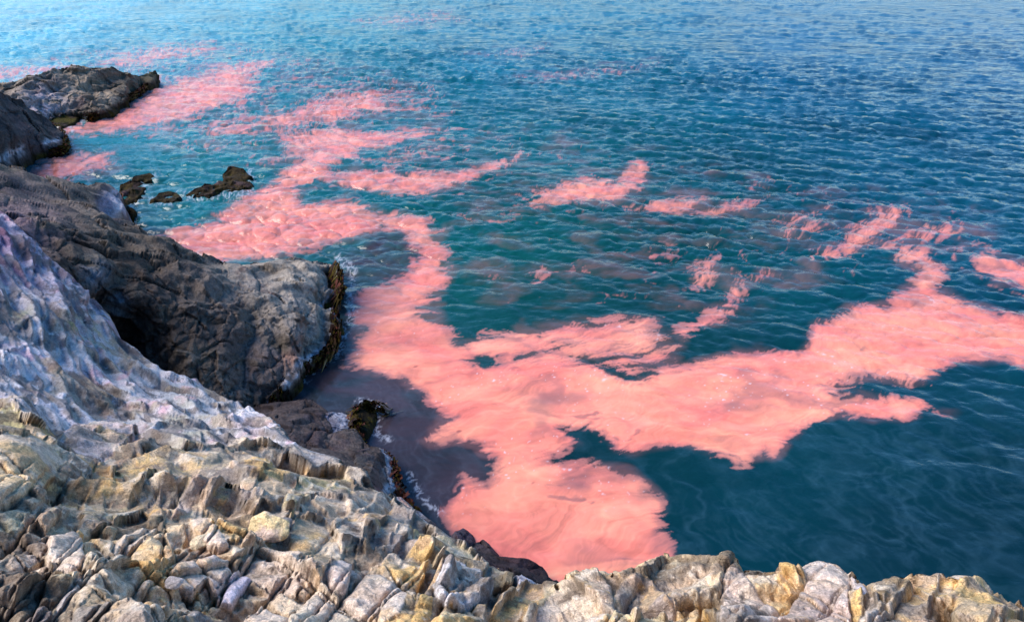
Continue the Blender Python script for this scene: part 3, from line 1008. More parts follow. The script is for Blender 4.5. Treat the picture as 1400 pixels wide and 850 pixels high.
    dark_rock('rock_promontory', [(-90, 118), (-10, 124), (10, 128), (30, 138), (45, 150), (60, 160), (74, 170), (86, 182), (92, 194), (86, 202), (72, 203), (56, 202), (40, 200), (28, 208), (14, 218), (4, 226), (-90, 250)],
              [(-90, 118, 5.0), (-10, 124, 3.6), (30, 138, 2.6), (60, 160, 1.3), (86, 182, 0.6), (92, 194, 0.3), (72, 203, 0.5), (40, 200, 0.8), (14, 218, 0.8), (4, 226, 0.8), (-90, 250, 1.5), (20, 170, 2.2), (-30, 180, 3.2), (50, 185, 1.3)],
              0.8, 1.6, 'dark rocky promontory at the left edge in front of the far islet', 'promontory', (84, 76, 78), (112, 102, 100), 22.0, weed=0.35, amp=0.75, lean=0.15, rows=6,
              white=[([(-10, 224), (12, 212), (26, 204)], 5), ([(60, 196), (80, 192)], 3)])
    kelp([(66, 164), (84, 176), (92, 188), (92, 198), (80, 204), (56, 204), (40, 203), (26, 211), (12, 222)], 0.5, 1, 0.6, 'olive weed along the foot of the left promontory', 50, 0.1, 0.5, 10)
    dark_rock('weedy_rock', [(58, 158), (72, 154), (92, 156), (108, 160), (100, 168), (84, 172), (68, 170)],
              [(58, 158, 0.3), (92, 156, 0.3), (108, 160, 0.05), (84, 172, 0.1), (68, 170, 0.3), (80, 163, 0.7)],
              0.7, 0.7, 'low olive weed covered rock between the islet and the promontory', 'rock', (74, 66, 30), (104, 92, 40), 23.0, weed=0.1, amp=0.6, rows=4)

    # awash rocks
    specs = [
        ([(306, 238), (318, 231), (332, 232), (340, 240), (341, 252), (332, 258), (318, 260), (310, 254)], 0.5, 'tallest black weedy rock awash in the small bay'),
        ([(254, 266), (272, 259), (290, 254), (300, 247), (316, 250), (326, 258), (306, 264), (284, 267), (266, 268)], 0.22, 'long low tail of weedy rock joined to the tallest awash rock'),
        ([(208, 274), (218, 266), (230, 261), (242, 263), (246, 269), (236, 276), (222, 277)], 0.25, 'flat oval weedy rock alone in the small bay'),
        ([(184, 244), (194, 239), (204, 237), (211, 241), (208, 247), (196, 249)], 0.25, 'smallest and farthest weedy rock in the small bay'),
        ([(163, 262), (166, 254), (178, 251), (192, 251), (199, 256), (194, 264), (186, 272), (172, 272)], 0.5, 'olive weed covered rock against the point of the headland'),
        ([(158, 282), (164, 272), (174, 274), (180, 286), (179, 296), (166, 296)], 0.4, 'dark weedy rock at the waterline under the headland crest'),
    ]
    for i, (pl, zt, lab) in enumerate(specs):
        P = np.array(pl, float)
        c = P.mean(0)
        ct = [(a, b, 0.06) for a, b in pl] + [(c[0], c[1] - 1, zt), (c[0] * .6 + P[2, 0] * .4, c[1] * .6 + P[2, 1] * .4, zt * .8)]
        dark_rock('awash_rock', pl, ct, 0.7, 0.5, lab, 'rock', (44, 34, 24), (76, 60, 28), 30.0 + i * 3, weed=0.05, amp=1.7, rows=4, lean=0.35, group='weedy rocks awash in the small bay')


# ------------------------------------------------------------------ cliff (foreground) and pale ledge
TAN, PINK, OCH, OLV, GRY = (178, 158, 136), (224, 208, 198), (212, 176, 116), (164, 152, 112), (160, 150, 144)
CRM, MAU, DRK, LIL, BRN = (224, 208, 176), (176, 158, 154), (104, 94, 86), (206, 204, 228), (156, 138, 116)
# (outline, colour, height m, second colour, kind)
BLOCKS = [
    ([(-70, 600), (0, 598), (30, 588), (58, 586), (75, 606), (90, 628), (72, 652), (45, 674), (20, 692), (-70, 740)], (200, 188, 178), .30, OCH, 'smooth'),
    ([(-30, 570), (15, 560), (40, 576), (46, 590), (30, 598), (0, 594), (-30, 596)], (150, 138, 82), .20, OLV, ''),
    ([(84, 640), (99, 628), (113, 640), (107, 655), (92, 652)], DRK, .10, TAN, ''),
    ([(68, 660), (78, 651), (90, 657), (84, 668), (72, 670)], (140, 145, 140), .08, GRY, ''),
    ([(94, 652), (108, 650), (112, 662), (98, 668), (88, 664)], (170, 158, 150), .08, GRY, ''),
    ([(60, 682), (78, 668), (93, 672), (90, 690), (70, 704), (55, 700)], (160, 146, 92), .14, OLV, ''),
    ([(-30, 722), (14, 700), (42, 684), (60, 684), (60, 700), (42, 714), (12, 738), (-30, 760)], (172, 174, 170), .12, OLV, ''),
    ([(84, 592), (128, 574), (190, 584), (168, 608), (138, 628), (112, 620), (86, 604)], (190, 178, 200), .12, MAU, ''),
    ([(88, 618), (108, 618), (134, 632), (128, 646), (112, 640)], (140, 126, 124), .08, GRY, ''),
    ([(150, 636), (180, 617), (228, 608), (288, 614), (272, 640), (236, 656), (205, 652), (180, 644)], (150, 128, 84), .20, OCH, ''),
    ([(112, 694), (124, 668), (138, 650), (172, 645), (210, 655), (216, 668), (182, 694), (142, 706)], (132, 120, 98), .12, OLV, 'strata'),
    ([(200, 702), (210, 680), (219, 667), (227, 692), (222, 704)], (170, 160, 150), .10, OCH, ''),
    ([(214, 704), (234, 680), (262, 670), (286, 680), (272, 700), (246, 713), (226, 710)], (206, 192, 168), .10, CRM, ''),
    ([(270, 702), (284, 680), (306, 666), (330, 686), (347, 704), (346, 724), (326, 740), (300, 736), (276, 716)], (152, 124, 78), .02, OCH, ''),
    ([(234, 690), (254, 668), (290, 648), (315, 647), (331, 660), (345, 678), (342, 690), (328, 686), (318, 670), (302, 661), (282, 670), (262, 680)], (182, 168, 164), .17, MAU, ''),
    ([(308, 622), (344, 611), (390, 618), (422, 638), (402, 664), (386, 690), (370, 702), (348, 694), (334, 664), (316, 644)], (138, 124, 108), .12, TAN, ''),
    ([(384, 702), (400, 668), (420, 644), (446, 638), (470, 645), (483, 664), (474, 680), (450, 680), (430, 675), (412, 690), (398, 716)], (156, 142, 98), .15, OLV, ''),
    ([(408, 692), (436, 679), (470, 683), (478, 700), (450, 714), (420, 718)], (146, 132, 122), .07, GRY, ''),
    ([(476, 672), (500, 659), (536, 677), (540, 690), (516, 720), (490, 742), (466, 744), (450, 722), (480, 700)], (160, 148, 136), .13, GRY, ''),
    ([(541, 692), (566, 703), (560, 722), (530, 742), (510, 748), (500, 740), (520, 722)], (130, 120, 114), .07, GRY, ''),
    ([(396, 742), (406, 712), (440, 716), (462, 740), (468, 758), (442, 784), (424, 782), (406, 762)], (176, 154, 124), .12, TAN, 'smooth'),
    ([(444, 786), (470, 758), (496, 742), (500, 752), (478, 770), (456, 784)], (92, 84, 80), .03, GRY, ''),
    ([(443, 791), (460, 772), (480, 774), (497, 785), (470, 812), (455, 806)], (222, 206, 206), .09, MAU, 'smooth'),
    ([(468, 813), (498, 785), (522, 785), (545, 798), (556, 818), (546, 844), (515, 858), (490, 836)], (222, 204, 194), .12, GRY, 'smooth'),
    ([(372, 862), (398, 832), (420, 815), (441, 797), (470, 816), (506, 852), (520, 930), (370, 930)], (216, 198, 186), .10, CRM, 'smooth'),
    ([(520, 772), (548, 757), (564, 746), (587, 745), (583, 772), (576, 802), (566, 826), (550, 800), (536, 786)], (208, 168, 96), .14, OCH, ''),
    ([(566, 832), (588, 800), (600, 772), (598, 800), (588, 840), (576, 900), (556, 900)], (196, 156, 92), .07, OCH, ''),
    ([(494, 766), (510, 746), (523, 757), (520, 780), (500, 782)], (176, 140, 118), .10, OCH, ''),
    ([(524, 764), (530, 736), (545, 723), (566, 730), (570, 746), (548, 756)], (138, 128, 134), .12, GRY, ''),
    ([(594, 802), (604, 768), (625, 770), (656, 780), (674, 800), (669, 822), (642, 830), (616, 835), (600, 826)], (202, 198, 200), .13, GRY, 'bowl'),
    ([(562, 714), (600, 728), (650, 757), (698, 792), (696, 806), (676, 802), (650, 780), (610, 766), (587, 745), (564, 736)], (142, 134, 112), .08, OLV, ''),
    ([(668, 842), (688, 815), (714, 799), (746, 804), (742, 822), (704, 850), (680, 880), (664, 880)], (184, 148, 98), .11, OCH, ''),
    ([(698, 796), (712, 785), (736, 799), (716, 800), (704, 808)], (176, 184, 200), .05, LIL, 'smooth'),
    ([(600, 832), (640, 832), (668, 824), (664, 850), (650, 900), (590, 900)], (150, 140, 136), .05, OLV, ''),
    ([(714, 862), (744, 830), (776, 809), (820, 797), (838, 809), (843, 830), (826, 852), (804, 900), (740, 930), (700, 930)], (176, 156, 136), .17, PINK, ''),
    ([(788, 806), (820, 788), (842, 796), (852, 810), (840, 812), (820, 800)], (176, 158, 130), .06, TAN, ''),
    ([(845, 806), (870, 799), (890, 795), (907, 801), (926, 825), (914, 846), (884, 838), (862, 838), (843, 830)], (162, 142, 132), .11, MAU, ''),
    ([(846, 797), (880, 778), (910, 765), (936, 763), (986, 772), (990, 790), (984, 816), (940, 818), (926, 824), (906, 802), (872, 797)], (186, 164, 124), .12, TAN, ''),
    ([(926, 824), (942, 818), (984, 818), (980, 850), (978, 930), (900, 930), (912, 848)], (202, 166, 102), .10, OCH, ''),
    ([(812, 852), (838, 834), (862, 842), (868, 866), (850, 930), (808, 930)], (196, 178, 130), .08, CRM, 'smooth'),
    ([(864, 856), (882, 837), (910, 850), (908, 930), (860, 930)], (196, 180, 134), .08, CRM, 'smooth'),
    ([(990, 780), (1000, 775), (1016, 785), (1030, 800), (1062, 826), (1066, 850), (1060, 930), (984, 930), (988, 820)], (166, 148, 146), .12, PINK, ''),
    ([(1018, 786), (1045, 772), (1075, 776), (1096, 788), (1097, 800), (1082, 826), (1062, 826), (1040, 810), (1026, 800)], (194, 160, 106), .13, OCH, ''),
    ([(1096, 776), (1104, 764), (1125, 759), (1146, 767), (1162, 780), (1167, 802), (1150, 800), (1130, 790), (1104, 790)], (208, 192, 190), .17, PINK, 'smooth'),
    ([(1066, 850), (1078, 826), (1096, 801), (1104, 791), (1130, 791), (1150, 801), (1163, 803), (1163, 850), (1160, 930), (1062, 930)], (170, 150, 142), .13, MAU, 'smooth'),
    ([(1164, 786), (1180, 800), (1190, 820), (1184, 824), (1170, 812)], (204, 196, 206), .10, LIL, 'smooth'),
    ([(1165, 820), (1184, 818), (1176, 838), (1166, 852)], (196, 158, 96), .02, OCH, ''),
    ([(1172, 852), (1180, 832), (1194, 820), (1210, 850), (1214, 930), (1166, 930)], (156, 142, 136), .10, GRY, ''),
    ([(1182, 798), (1230, 793), (1288, 798), (1262, 838), (1240, 842), (1215, 840), (1196, 816)], (192, 166, 122), .12, OCH, ''),
    ([(1290, 800), (1310, 800), (1340, 796), (1366, 812), (1400, 828), (1470, 850), (1530, 930), (1310, 930), (1290, 852), (1266, 840)], (200, 168, 108), .15, OCH, ''),
    ([(1214, 850), (1248, 843), (1286, 852), (1304, 930), (1214, 930)], (204, 190, 196), .08, LIL, ''),
    ([(66, 732), (104, 722), (117, 733), (116, 765), (108, 790), (95, 790), (75, 776), (66, 752)], (182, 160, 144), .13, PINK, 'smooth'),
    ([(-30, 790), (10, 756), (40, 735), (70, 727), (66, 745), (40, 765), (20, 792), (-30, 830)], (166, 148, 132), .10, MAU, 'strata'),
    ([(20, 792), (42, 766), (64, 752), (74, 778), (94, 792), (70, 800), (40, 820), (20, 830)], (150, 130, 116), .05, BRN, 'strata'),
    ([(16, 870), (30, 845), (50, 830), (68, 825), (74, 850), (66, 900), (10, 930)], (146, 136, 156), .10, LIL, ''),
    ([(72, 846), (86, 816), (100, 800), (113, 790), (109, 810), (88, 836)], (182, 176, 178), .09, GRY, 'smooth'),
    ([(154, 745), (174, 720), (200, 711), (216, 708), (206, 730), (178, 748), (164, 757)], (184, 162, 140), .08, PINK, ''),
    ([(154, 764), (166, 756), (180, 748), (206, 732), (234, 738), (240, 760), (216, 784), (200, 788), (186, 776), (166, 776)], (170, 142, 92), .14, OCH, ''),
    ([(222, 727), (236, 713), (250, 709), (257, 724), (246, 740), (230, 741)], (168, 138, 98), .10, OCH, ''),
    ([(86, 930), (98, 850), (110, 802), (160, 780), (186, 780), (202, 792), (232, 802), (252, 830), (240, 862), (190, 930)], (152, 130, 100), .10, TAN, ''),
    ([(258, 706), (280, 704), (304, 724), (314, 745), (300, 746), (284, 736), (268, 722)], (182, 164, 154), .10, PINK, 'smooth'),
    ([(228, 782), (244, 766), (264, 764), (282, 778), (308, 788), (304, 806), (270, 806), (240, 800)], (204, 186, 182), .09, MAU, 'smooth'),
    ([(266, 762), (290, 753), (312, 757), (317, 770), (308, 788), (286, 780)], (206, 188, 186), .09, MAU, 'smooth'),
    ([(306, 809), (318, 770), (326, 765), (346, 778), (322, 809)], (220, 206, 220), .06, LIL, 'smooth'),
    ([(266, 802), (284, 787), (300, 800), (304, 810), (286, 814), (270, 810)], (190, 166, 128), .09, CRM, ''),
    ([(324, 766), (344, 745), (376, 749), (406, 762), (421, 766), (426, 786), (406, 800), (376, 795), (350, 780)], (210, 186, 166), .12, PINK, ''),
    ([(328, 806), (346, 785), (374, 797), (396, 802), (384, 812), (360, 808), (336, 822)], (140, 124, 102), .06, TAN, ''),
    ([(372, 806), (386, 798), (406, 808), (420, 816), (396, 832), (378, 818)], (196, 174, 150), .09, TAN, 'smooth'),
    ([(300, 880), (330, 832), (360, 812), (396, 836), (396, 856), (372, 930), (290, 930)], (208, 184, 164), .08, PINK, 'smooth'),
    ([(426, 788), (444, 786), (440, 798), (420, 813), (408, 806)], (176, 140, 84), .02, OCH, ''),
    ([(246, 862), (262, 838), (286, 824), (312, 824), (294, 850), (262, 880)], (150, 144, 146), .09, GRY, 'strata'),
    ([(404, 708), (384, 718), (372, 742), (350, 744), (330, 745), (346, 724), (350, 700), (372, 702)], (140, 118, 92), -.06, BRN, ''),
    ([(132, 642), (146, 620), (170, 610), (198, 596), (172, 628), (150, 641)], (132, 98, 80), -.22, BRN, 'smooth'),
    ([(84, 668), (92, 660), (84, 690), (40, 722), (30, 712), (60, 684)], (140, 108, 94), -.10, BRN, ''),
]
CREST = [(-420, 150), (-250, 190), (-90, 235), (-20, 280), (0, 290), (20, 310), (60, 345), (100, 383), (128, 405), (138, 418), (142, 432), (152, 452), (190, 480), (214, 494), (230, 507), (250, 512), (268, 516), (284, 530), (300, 540), (322, 548), (345, 556), (364, 572), (374, 582), (390, 598), (420, 615), (450, 628), (480, 645), (500, 660), (520, 671), (545, 680), (560, 690), (600, 717), (640, 749), (680, 774), (700, 788), (712, 785), (735, 799), (746, 806), (752, 814), (764, 816), (776, 809), (800, 798), (822, 788), (842, 796), (862, 788), (880, 779), (895, 770), (910, 766), (936, 764), (960, 768), (985, 773), (989, 782), (993, 768), (998, 767), (1006, 774), (1018, 778), (1045, 772), (1075, 776), (1094, 786), (1096, 776), (1104, 764), (1125, 759), (1146, 767), (1162, 780), (1172, 788), (1182, 793), (1190, 797), (1230, 793), (1240, 797), (1290, 799), (1310, 801), (1324, 797), (1340, 797), (1352, 802), (1366, 814), (1374, 812), (1400, 826), (1440, 842), (1500, 862)]
LEDGE_EDGE = [(-420, 480), (-90, 540), (0, 560), (50, 575), (85, 592), (100, 615), (135, 630), (150, 620), (198, 594), (230, 605), (290, 612), (345, 610), (390, 617), (425, 637), (470, 642), (484, 662), (520, 668), (545, 690), (566, 705), (600, 728), (650, 757), (690, 787), (715, 800)]

CLIFF = {}


def build_cliff():
    poly = CREST + [(1700, 960), (1700, 1400), (-420, 1400)]
    dl = [(-90, 235, 16), (0, 290, 13.2), (60, 345, 12.9), (130, 408, 12.4), (145, 440, 12.0), (190, 480, 11.4), (230, 507, 10.9), (268, 516, 10.7), (300, 540, 10.2), (345, 556, 8.4), (390, 598, 7.0), (450, 628, 6.45), (500, 660, 5.9),
          (560, 690, 5.8), (600, 717, 5.3), (640, 749, 4.8), (700, 788, 4.3), (738, 803, 4.4), (764, 816, 3.7), (822, 788, 3.9), (880, 779, 3.9), (936, 764, 3.95), (985, 773, 3.8), (1045, 772, 3.8), (1125, 759, 3.75), (1180, 793, 3.6), (1240, 797, 3.6),
          (1340, 797, 3.75), (1400, 826, 3.7), (1500, 862, 3.7),
          (0, 350, 11.0), (60, 400, 10.6), (0, 420, 9.4), (100, 450, 10.2), (0, 480, 8.2), (100, 520, 8.4), (200, 540, 8.6), (0, 550, 6.6), (100, 580, 6.8), (200, 590, 6.9), (300, 590, 7.0), (380, 610, 6.6), (150, 632, 5.6), (-90, 480, 8.0), (-90, 350, 11),
          (0, 590, 4.9), (60, 600, 5.0), (0, 650, 4.2), (80, 650, 4.5), (230, 620, 5.4), (300, 640, 5.6), (380, 640, 6.0), (450, 650, 5.9), (520, 690, 5.2), (580, 730, 4.6), (650, 775, 3.9), (700, 808, 3.7),
          (0, 720, 3.5), (100, 700, 3.8), (200, 690, 4.0), (300, 700, 3.8), (400, 700, 4.4), (500, 730, 4.2), (560, 770, 3.5), (640, 800, 3.4), (720, 840, 3.1), (800, 820, 3.2), (900, 810, 3.35), (1000, 820, 3.2), (1100, 820, 3.15), (1200, 830, 3.1), (1300, 830, 3.2), (1400, 860, 3.2),
          (0, 800, 2.85), (100, 780, 3.0), (200, 780, 3.1), (300, 770, 3.2), (400, 780, 3.2), (470, 790, 3.2), (520, 830, 2.95), (400, 850, 2.65), (200, 850, 2.6), (50, 850, 2.55), (700, 900, 2.6), (900, 870, 2.85), (1100, 880, 2.75), (1300, 900, 2.75),
          (-90, 700, 3.8), (-90, 900, 2.4), (300, 950, 2.25), (700, 960, 2.3), (1100, 960, 2.35), (1500, 960, 2.5), (0, 960, 2.2), (-420, 150, 19), (-250, 190, 17.5), (-420, 500, 7.5), (-420, 900, 2.8), (-420, 1400, 2.1), (0, 1400, 1.85), (700, 1400, 1.8), (1700, 1400, 2.1), (1700, 960, 2.9)]
    ctrl = [(a, b, None, c) for a, b, c in dl]
    co, q, u, v, fr = relief(poly, ctrl, 1.25, 12, 0.10, -1.0, 2.2, reg=0.004)
    d0 = np.linalg.norm(co - np.array([0, 0, H]), axis=1)
    mpp = np.where(fr > 0, 1, 1) * d0 / F
    n = smooth_normals(co, q, 8)
    wu = u + 4.5 * noise(co * 3.2, 1) + 2.2 * noise(co * 11, 2) + 1.0 * noise(co * 30, 5)
    wv = v + 4.5 * noise(co * 3.2, 3) + 2.2 * noise(co * 11, 4) + 1.0 * noise(co * 30, 6)
    on_skirt = fr > 0
    # distance to the boundary of the pale ledge (positive = on the ledge)
    LP = CREST[:33] + LEDGE_EDGE[::-1]
    LPc = np.array([p for p in CREST if p[0] <= 712] + LEDGE_EDGE[::-1], float)
    li = inside(LPc, np.clip(wu, -410, 1600), wv + 0)
    ld = edge_dist(LPc, wu, wv)
    le = edge_dist(np.array(LEDGE_EDGE, float), wu, wv, closed=False)
    ledge = li | ((ld < 3) & (le > 6) & (u < 705))
    lmask = np.where(ledge, sstep(0, 10, le), 0)
    # auto blocks: jittered seeds, long along the bedding
    ang = math.radians(38)
    ca, sa = math.cos(ang), math.sin(ang)

    def cells(su, sv, jit, seed, ca=ca, sa=sa):
        a = (wu * ca + wv * sa) / su
        b = (-wu * sa + wv * ca) / sv
        ia, ib = np.floor(a).astype(int), np.floor(b).astype(int)
        d1 = np.full(len(a), 9.0)
        d2 = np.full(len(a), 9.0)
        bid = np.zeros(len(a), np.int64)
        for da in (-1, 0, 1):
            for db in (-1, 0, 1):
                ja, jb = ia + da, ib + db
                k = PERM[(PERM[(ja + seed) & 255] + jb) & 255]
                k2 = PERM[(k + 77) & 255]
                xx = ja + 0.5 + jit * (k / 255.0 - .5) - a
                yy = jb + 0.5 + jit * (k2 / 255.0 - .5) - b
                dd = (xx * su) ** 2 + (yy * sv) ** 2
                dd = dd / (sv * sv)
                m = dd < d1
                d2 = np.where(m, d1, np.minimum(d2, dd))
                bid = np.where(m, (ja + 500) * 2000 + (jb + 500), bid)
                d1 = np.where(m, dd, d1)
        return bid, (np.sqrt(d2) - np.sqrt(d1)) * sv * 0.5
    def joints(ang_deg, thick, length, seed, off=0.0):
        """two crossing sets of joints: long slabs with staggered ends; returns id and distance (px) to the nearest joint"""
        t_ = math.radians(ang_deg)
        A_ = wu * math.cos(t_) + wv * math.sin(t_)
        B_ = -wu * math.sin(t_) + wv * math.cos(t_)
        B_ = B_ + 10 * noise(np.stack([A_ / 160, B_ / 60, 0 * A_ + seed], -1), seed) + off
        rr = B_ / thick
        r0 = np.floor(rr).astype(int)
        w_ = (PERM[(r0 + seed) & 255] / 255.0 - .5) * 0.55      # uneven slab thickness: move each joint
        w1_ = (PERM[(r0 + 1 + seed) & 255] / 255.0 - .5) * 0.55
        fr_ = rr - r0
        lowcut, hicut = np.maximum(w_, 0), 1 + np.minimum(w1_, 0)
        r_ = np.where(fr_ < lowcut, r0 - 1, np.where(fr_ > hicut, r0 + 1, r0))
        dB = np.minimum(np.abs(fr_ - lowcut), np.abs(fr_ - hicut)) * thick
        hh = PERM[(r_ + 3 * seed) & 255] / 255.0
        cc_ = A_ / (length * (0.6 + 0.9 * hh)) + hh * 37 + 0.35 * (B_ / thick - r_ - .5) * (PERM[(r_ + 9) & 255] / 127.0 - 1)
        c0 = np.floor(cc_).astype(int)
        dA = np.minimum(cc_ - c0, 1 - cc_ + c0) * length * (0.6 + 0.9 * hh)
        return (r_ + 600) * 3000 + (c0 + 900), np.minimum(dA, dB)
    idF, eF = joints(-40, 40, 125, 3)
    idF0, eF0 = cells(56, 36, 0.95, 3, math.cos(math.radians(-35)), math.sin(math.radians(-35)))
    idL, eL = joints(36, 30, 130, 17)
    bid = np.where(ledge, idL + 10 ** 8, idF + 2 * 10 ** 8)
    e = np.where(ledge, np.minimum(eL, le + 2), np.minimum(eF, np.where(le < 60, le + 1, 99)))
    kind = np.zeros(len(u), int)
    hgt = np.where(ledge, 0.05, 0.045)
    pr = PERM[(bid % 251 + bid // 3000) & 255] / 255.0
    hgt = hgt * (0.3 + 1.4 * pr)
    baseF = np.array([srgb(*c) for c in (TAN, BRN, OLV, GRY, (176, 152, 120), (150, 132, 112), MAU, OCH)])
    baseL = np.array([srgb(*[0.98 * (0.6 * sum(c) / 3 + 0.4 * q_) for q_ in c]) for c in ((190, 194, 222), (176, 184, 214), (206, 202, 224), (186, 176, 196), (196, 200, 226), (170, 172, 192), (200, 196, 214), (196, 182, 206))])
    kk = (PERM[(bid // 7 + bid // 3000) & 255] % 8)
    col = np.where(ledge[:, None], baseL[kk], baseF[kk])
    col2 = np.where(ledge[:, None], srgb(214, 206, 216), srgb(126, 112, 94))
    for i, (pl, c1, hh, c2, kd) in enumerate(BLOCKS):
        P = np.array(pl, float)
        ii = np.nonzero((wu > P[:, 0].min()) & (wu < P[:, 0].max()) & (wv > P[:, 1].min()) & (wv < P[:, 1].max()))[0]
        if not len(ii):
            continue
        ii = ii[inside(P, wu[ii], wv[ii])]
        dd = edge_dist(P, wu[ii], wv[ii])
        bid[ii] = i
        e[ii] = dd
        hgt[ii] = hh
        col[ii] = srgb(*c1)
        col2[ii] = srgb(*c2)
        kind[ii] = {'': 1, 'smooth': 2, 'strata': 3, 'bowl': 4}[kd]
        ledge[ii] = False
        # outside neighbours also see this outline as an edge
        jj = np.nonzero((wu > P[:, 0].min() - 14) & (wu < P[:, 0].max() + 14) & (wv > P[:, 1].min() - 14) & (wv < P[:, 1].max() + 14) & (bid != i) & (bid > 10 ** 7))[0]
        e[jj] = np.minimum(e[jj], edge_dist(P, wu[jj], wv[jj]))
    em = e * mpp                                      # metres from the joint
    smooth_k = np.where(kind == 2, 0.35, np.where(kind == 3, 0.7, np.where(kind == 0, 0.8, 1.0)))
    smooth_k = np.where(ledge, 0.55, smooth_k)
    wbev = np.where(kind == 2, 0.014, 0.006) * np.clip(mpp * F / 3.5, 1, 2)
    gap = sstep(-0.15, 0.3, noise(co * 4.2, 333))
    gap = np.where(kind > 0, 0.8 * gap, gap * np.where(ledge, 0.8, 0.7))
    h = 0.40 * hgt * (1 - np.exp(-(em / wbev) ** 1.5)) * (0.25 + 0.75 * gap) - 0.035 * gap * np.exp(-(em / (0.0055 * np.clip(mpp * F / 3.5, 1, 2.5))))
    ft = 0.65 * footprint(co, n, 1.25)
    ftF = ft / 0.65
    h = h * (0.03 + 0.97 * att(0.034, ftF))
    bowl = kind == 4
    h = np.where(bowl, 0.8 * hgt * (1 - np.exp(-em / 0.012)) - 0.16 * sstep(0.025, 0.11, em), h)
    # per-block tilt
    tr = GR[(bid % 253) & 255].astype(float)
    cent = {}
    ub, inv = np.unique(bid, return_inverse=True)
    cnt = np.bincount(inv)
    cen = np.stack([np.bincount(inv, co[:, k]) / cnt for k in range(3)], -1)[inv]
    rel = co - cen
    rl = np.linalg.norm(rel, axis=1)
    rel = rel * (np.minimum(rl, 0.8) / (rl + 1e-9))[:, None]
    h += 0.16 * (rel * tr).sum(1) * np.where(on_skirt, 0.3, 1) * np.where(ledge, 0.5, 1)
    # crags: the finer near rock and the long flowing bands of the ledge
    cf = co.copy()
    # slabs lie long in one direction: squeeze the sampling across them
    Ld0 = at_dist(700, 788, 4.3) - at_dist(60, 345, 12.9)
    Ld0 /= np.linalg.norm(Ld0)
    sa_, sb_ = np.array([0.62, 0.55, 0.56]), np.array([0.75, -0.62, -0.22])
    cf = np.where(ledge[:, None], cf - 0.5 * (cf @ Ld0)[:, None] * Ld0, cf - 0.45 * (cf @ sa_)[:, None] * sa_)
    hn, ra, rb, n1, rg = crag(cf, 0.42, sb_, 3.0, 0.4, 0.9, 0.3, 0.2, foot=ft)
    hq = 0.62 * broken(cf, 0.62, ftF, 61, 6, 0.5, 0.07) * np.where(kind == 2, 0.5, 1) * np.where(ledge, 0.85, 1)
    Ld = at_dist(700, 788, 4.3) - at_dist(60, 345, 12.9)
    Ld /= np.linalg.norm(Ld)
    ac = np.cross(Ld, [0, 0, 1])
    ac /= np.linalg.norm(ac)
    bn = ac * 0.75 + np.array([0, 0, 0.66])
    hm, ra2, rb2, n12, rg2 = crag(np.where(ledge[:, None], co - 0.6 * (co @ Ld0)[:, None] * Ld0, co), 1.15, bn, 7.0, 0.9, 1.3, 1.0, foot=ft)
    # flowing folds along the length of the ledge
    wv3 = np.stack([noise(co * 0.7, 91), noise(co * 0.7, 92), noise(co * 0.7, 93)], -1)
    cw = co + 0.22 * wv3
    al, b1_, b2_ = cw @ Ld, cw @ ac, cw[:, 2]
    fold_p = np.stack([al * 0.55, b1_ * 3.0, b2_ * 3.0], -1)
    fold = ridged(fold_p, 4, 95, 0.55)
    fold2 = noise(fold_p * np.array([2.0, 4.2, 4.2]), 97)
    hfold = 0.13 * (fold - 0.9) * att(0.2, ft) + 0.035 * fold2 * att(0.08, ft)
    far = sstep(4.8, 8.5, d0)
    h += hq
    h += 0.32 * hn * smooth_k * (1 - 0.55 * far) * np.where(kind == 2, 0.8, 1)
    h2, ra4, rb4, n14, rg4 = crag(cf, 0.13, sb_, 13.0, 0.8, 1.2, 0.5, 0.6, foot=ft)
    h += 0.5 * h2 * np.where(ledge, 1.0, smooth_k)
    h += hm * (0.13 + 0.55 * far) * np.where(kind == 0, 1, 0.8) * np.where(ledge, 0.55, 1)
    h += np.where(ledge, hfold, 0) + np.where(ledge, 0.1 * hn, 0)
    # secondary fracture sets run straight through blocks and slabs
    i2, e2 = joints(-50, 24, 95, 31)
    i3, e3 = joints(30, 34, 130, 47)
    g2_ = sstep(0.15, 0.45, noise(co * 1.8, 401)) * np.where(ledge | (kind == 2), 0.4, 1)
    g3_ = np.where(ledge, sstep(-0.2, 0.2, noise(co * 1.0, 402)), sstep(0.2, 0.5, noise(co * 1.5, 402))) * np.where(kind == 2, 0.4, 1)
    o2 = (PERM[(i2 % 241 + i2 // 3000) & 255] / 255.0 - .5)
    o3 = (PERM[(i3 % 241 + i3 // 3000) & 255] / 255.0 - .5)
    cw_ = 0.005 * np.clip(mpp * F / 3.5, 1, 2.5)
    h += att(0.034, ftF) * g2_ * (0.045 * o2 - 0.014 * np.exp(-(e2 * mpp / cw_))) + att(0.034, ftF) * g3_ * (0.04 * o3 - np.where(ledge, 0.045, 0.014) * np.exp(-(e3 * mpp / cw_)))
    i4, e4 = joints(-42, 58, 330, 53, 20)
    i5, e5 = joints(34, 92, 420, 67, 35)
    o4 = (PERM[(i4 % 239 + i4 // 3000) & 255] / 255.0 - .5)
    o5 = (PERM[(i5 % 233 + i5 // 3000) & 255] / 255.0 - .5)
    def tilt(ids, lim, sd):
        _, iv_ = np.unique(ids, return_inverse=True)
        n_ = np.bincount(iv_)
        c_ = np.stack([np.bincount(iv_, co[:, k]) / n_ for k in range(3)], -1)[iv_]
        r_ = co - c_
        l_ = np.linalg.norm(r_, axis=1)
        r_ = r_ * (np.minimum(l_, lim) / (l_ + 1e-9))[:, None]
        g_ = GR[PERM[(iv_ * 37 + sd) & 255]].astype(float)
        return (r_ * g_).sum(1) * ~on_skirt
    fade_ = att(0.08, ftF) * np.where(ledge, 0.35, np.where(kind == 2, 0.5, 1))
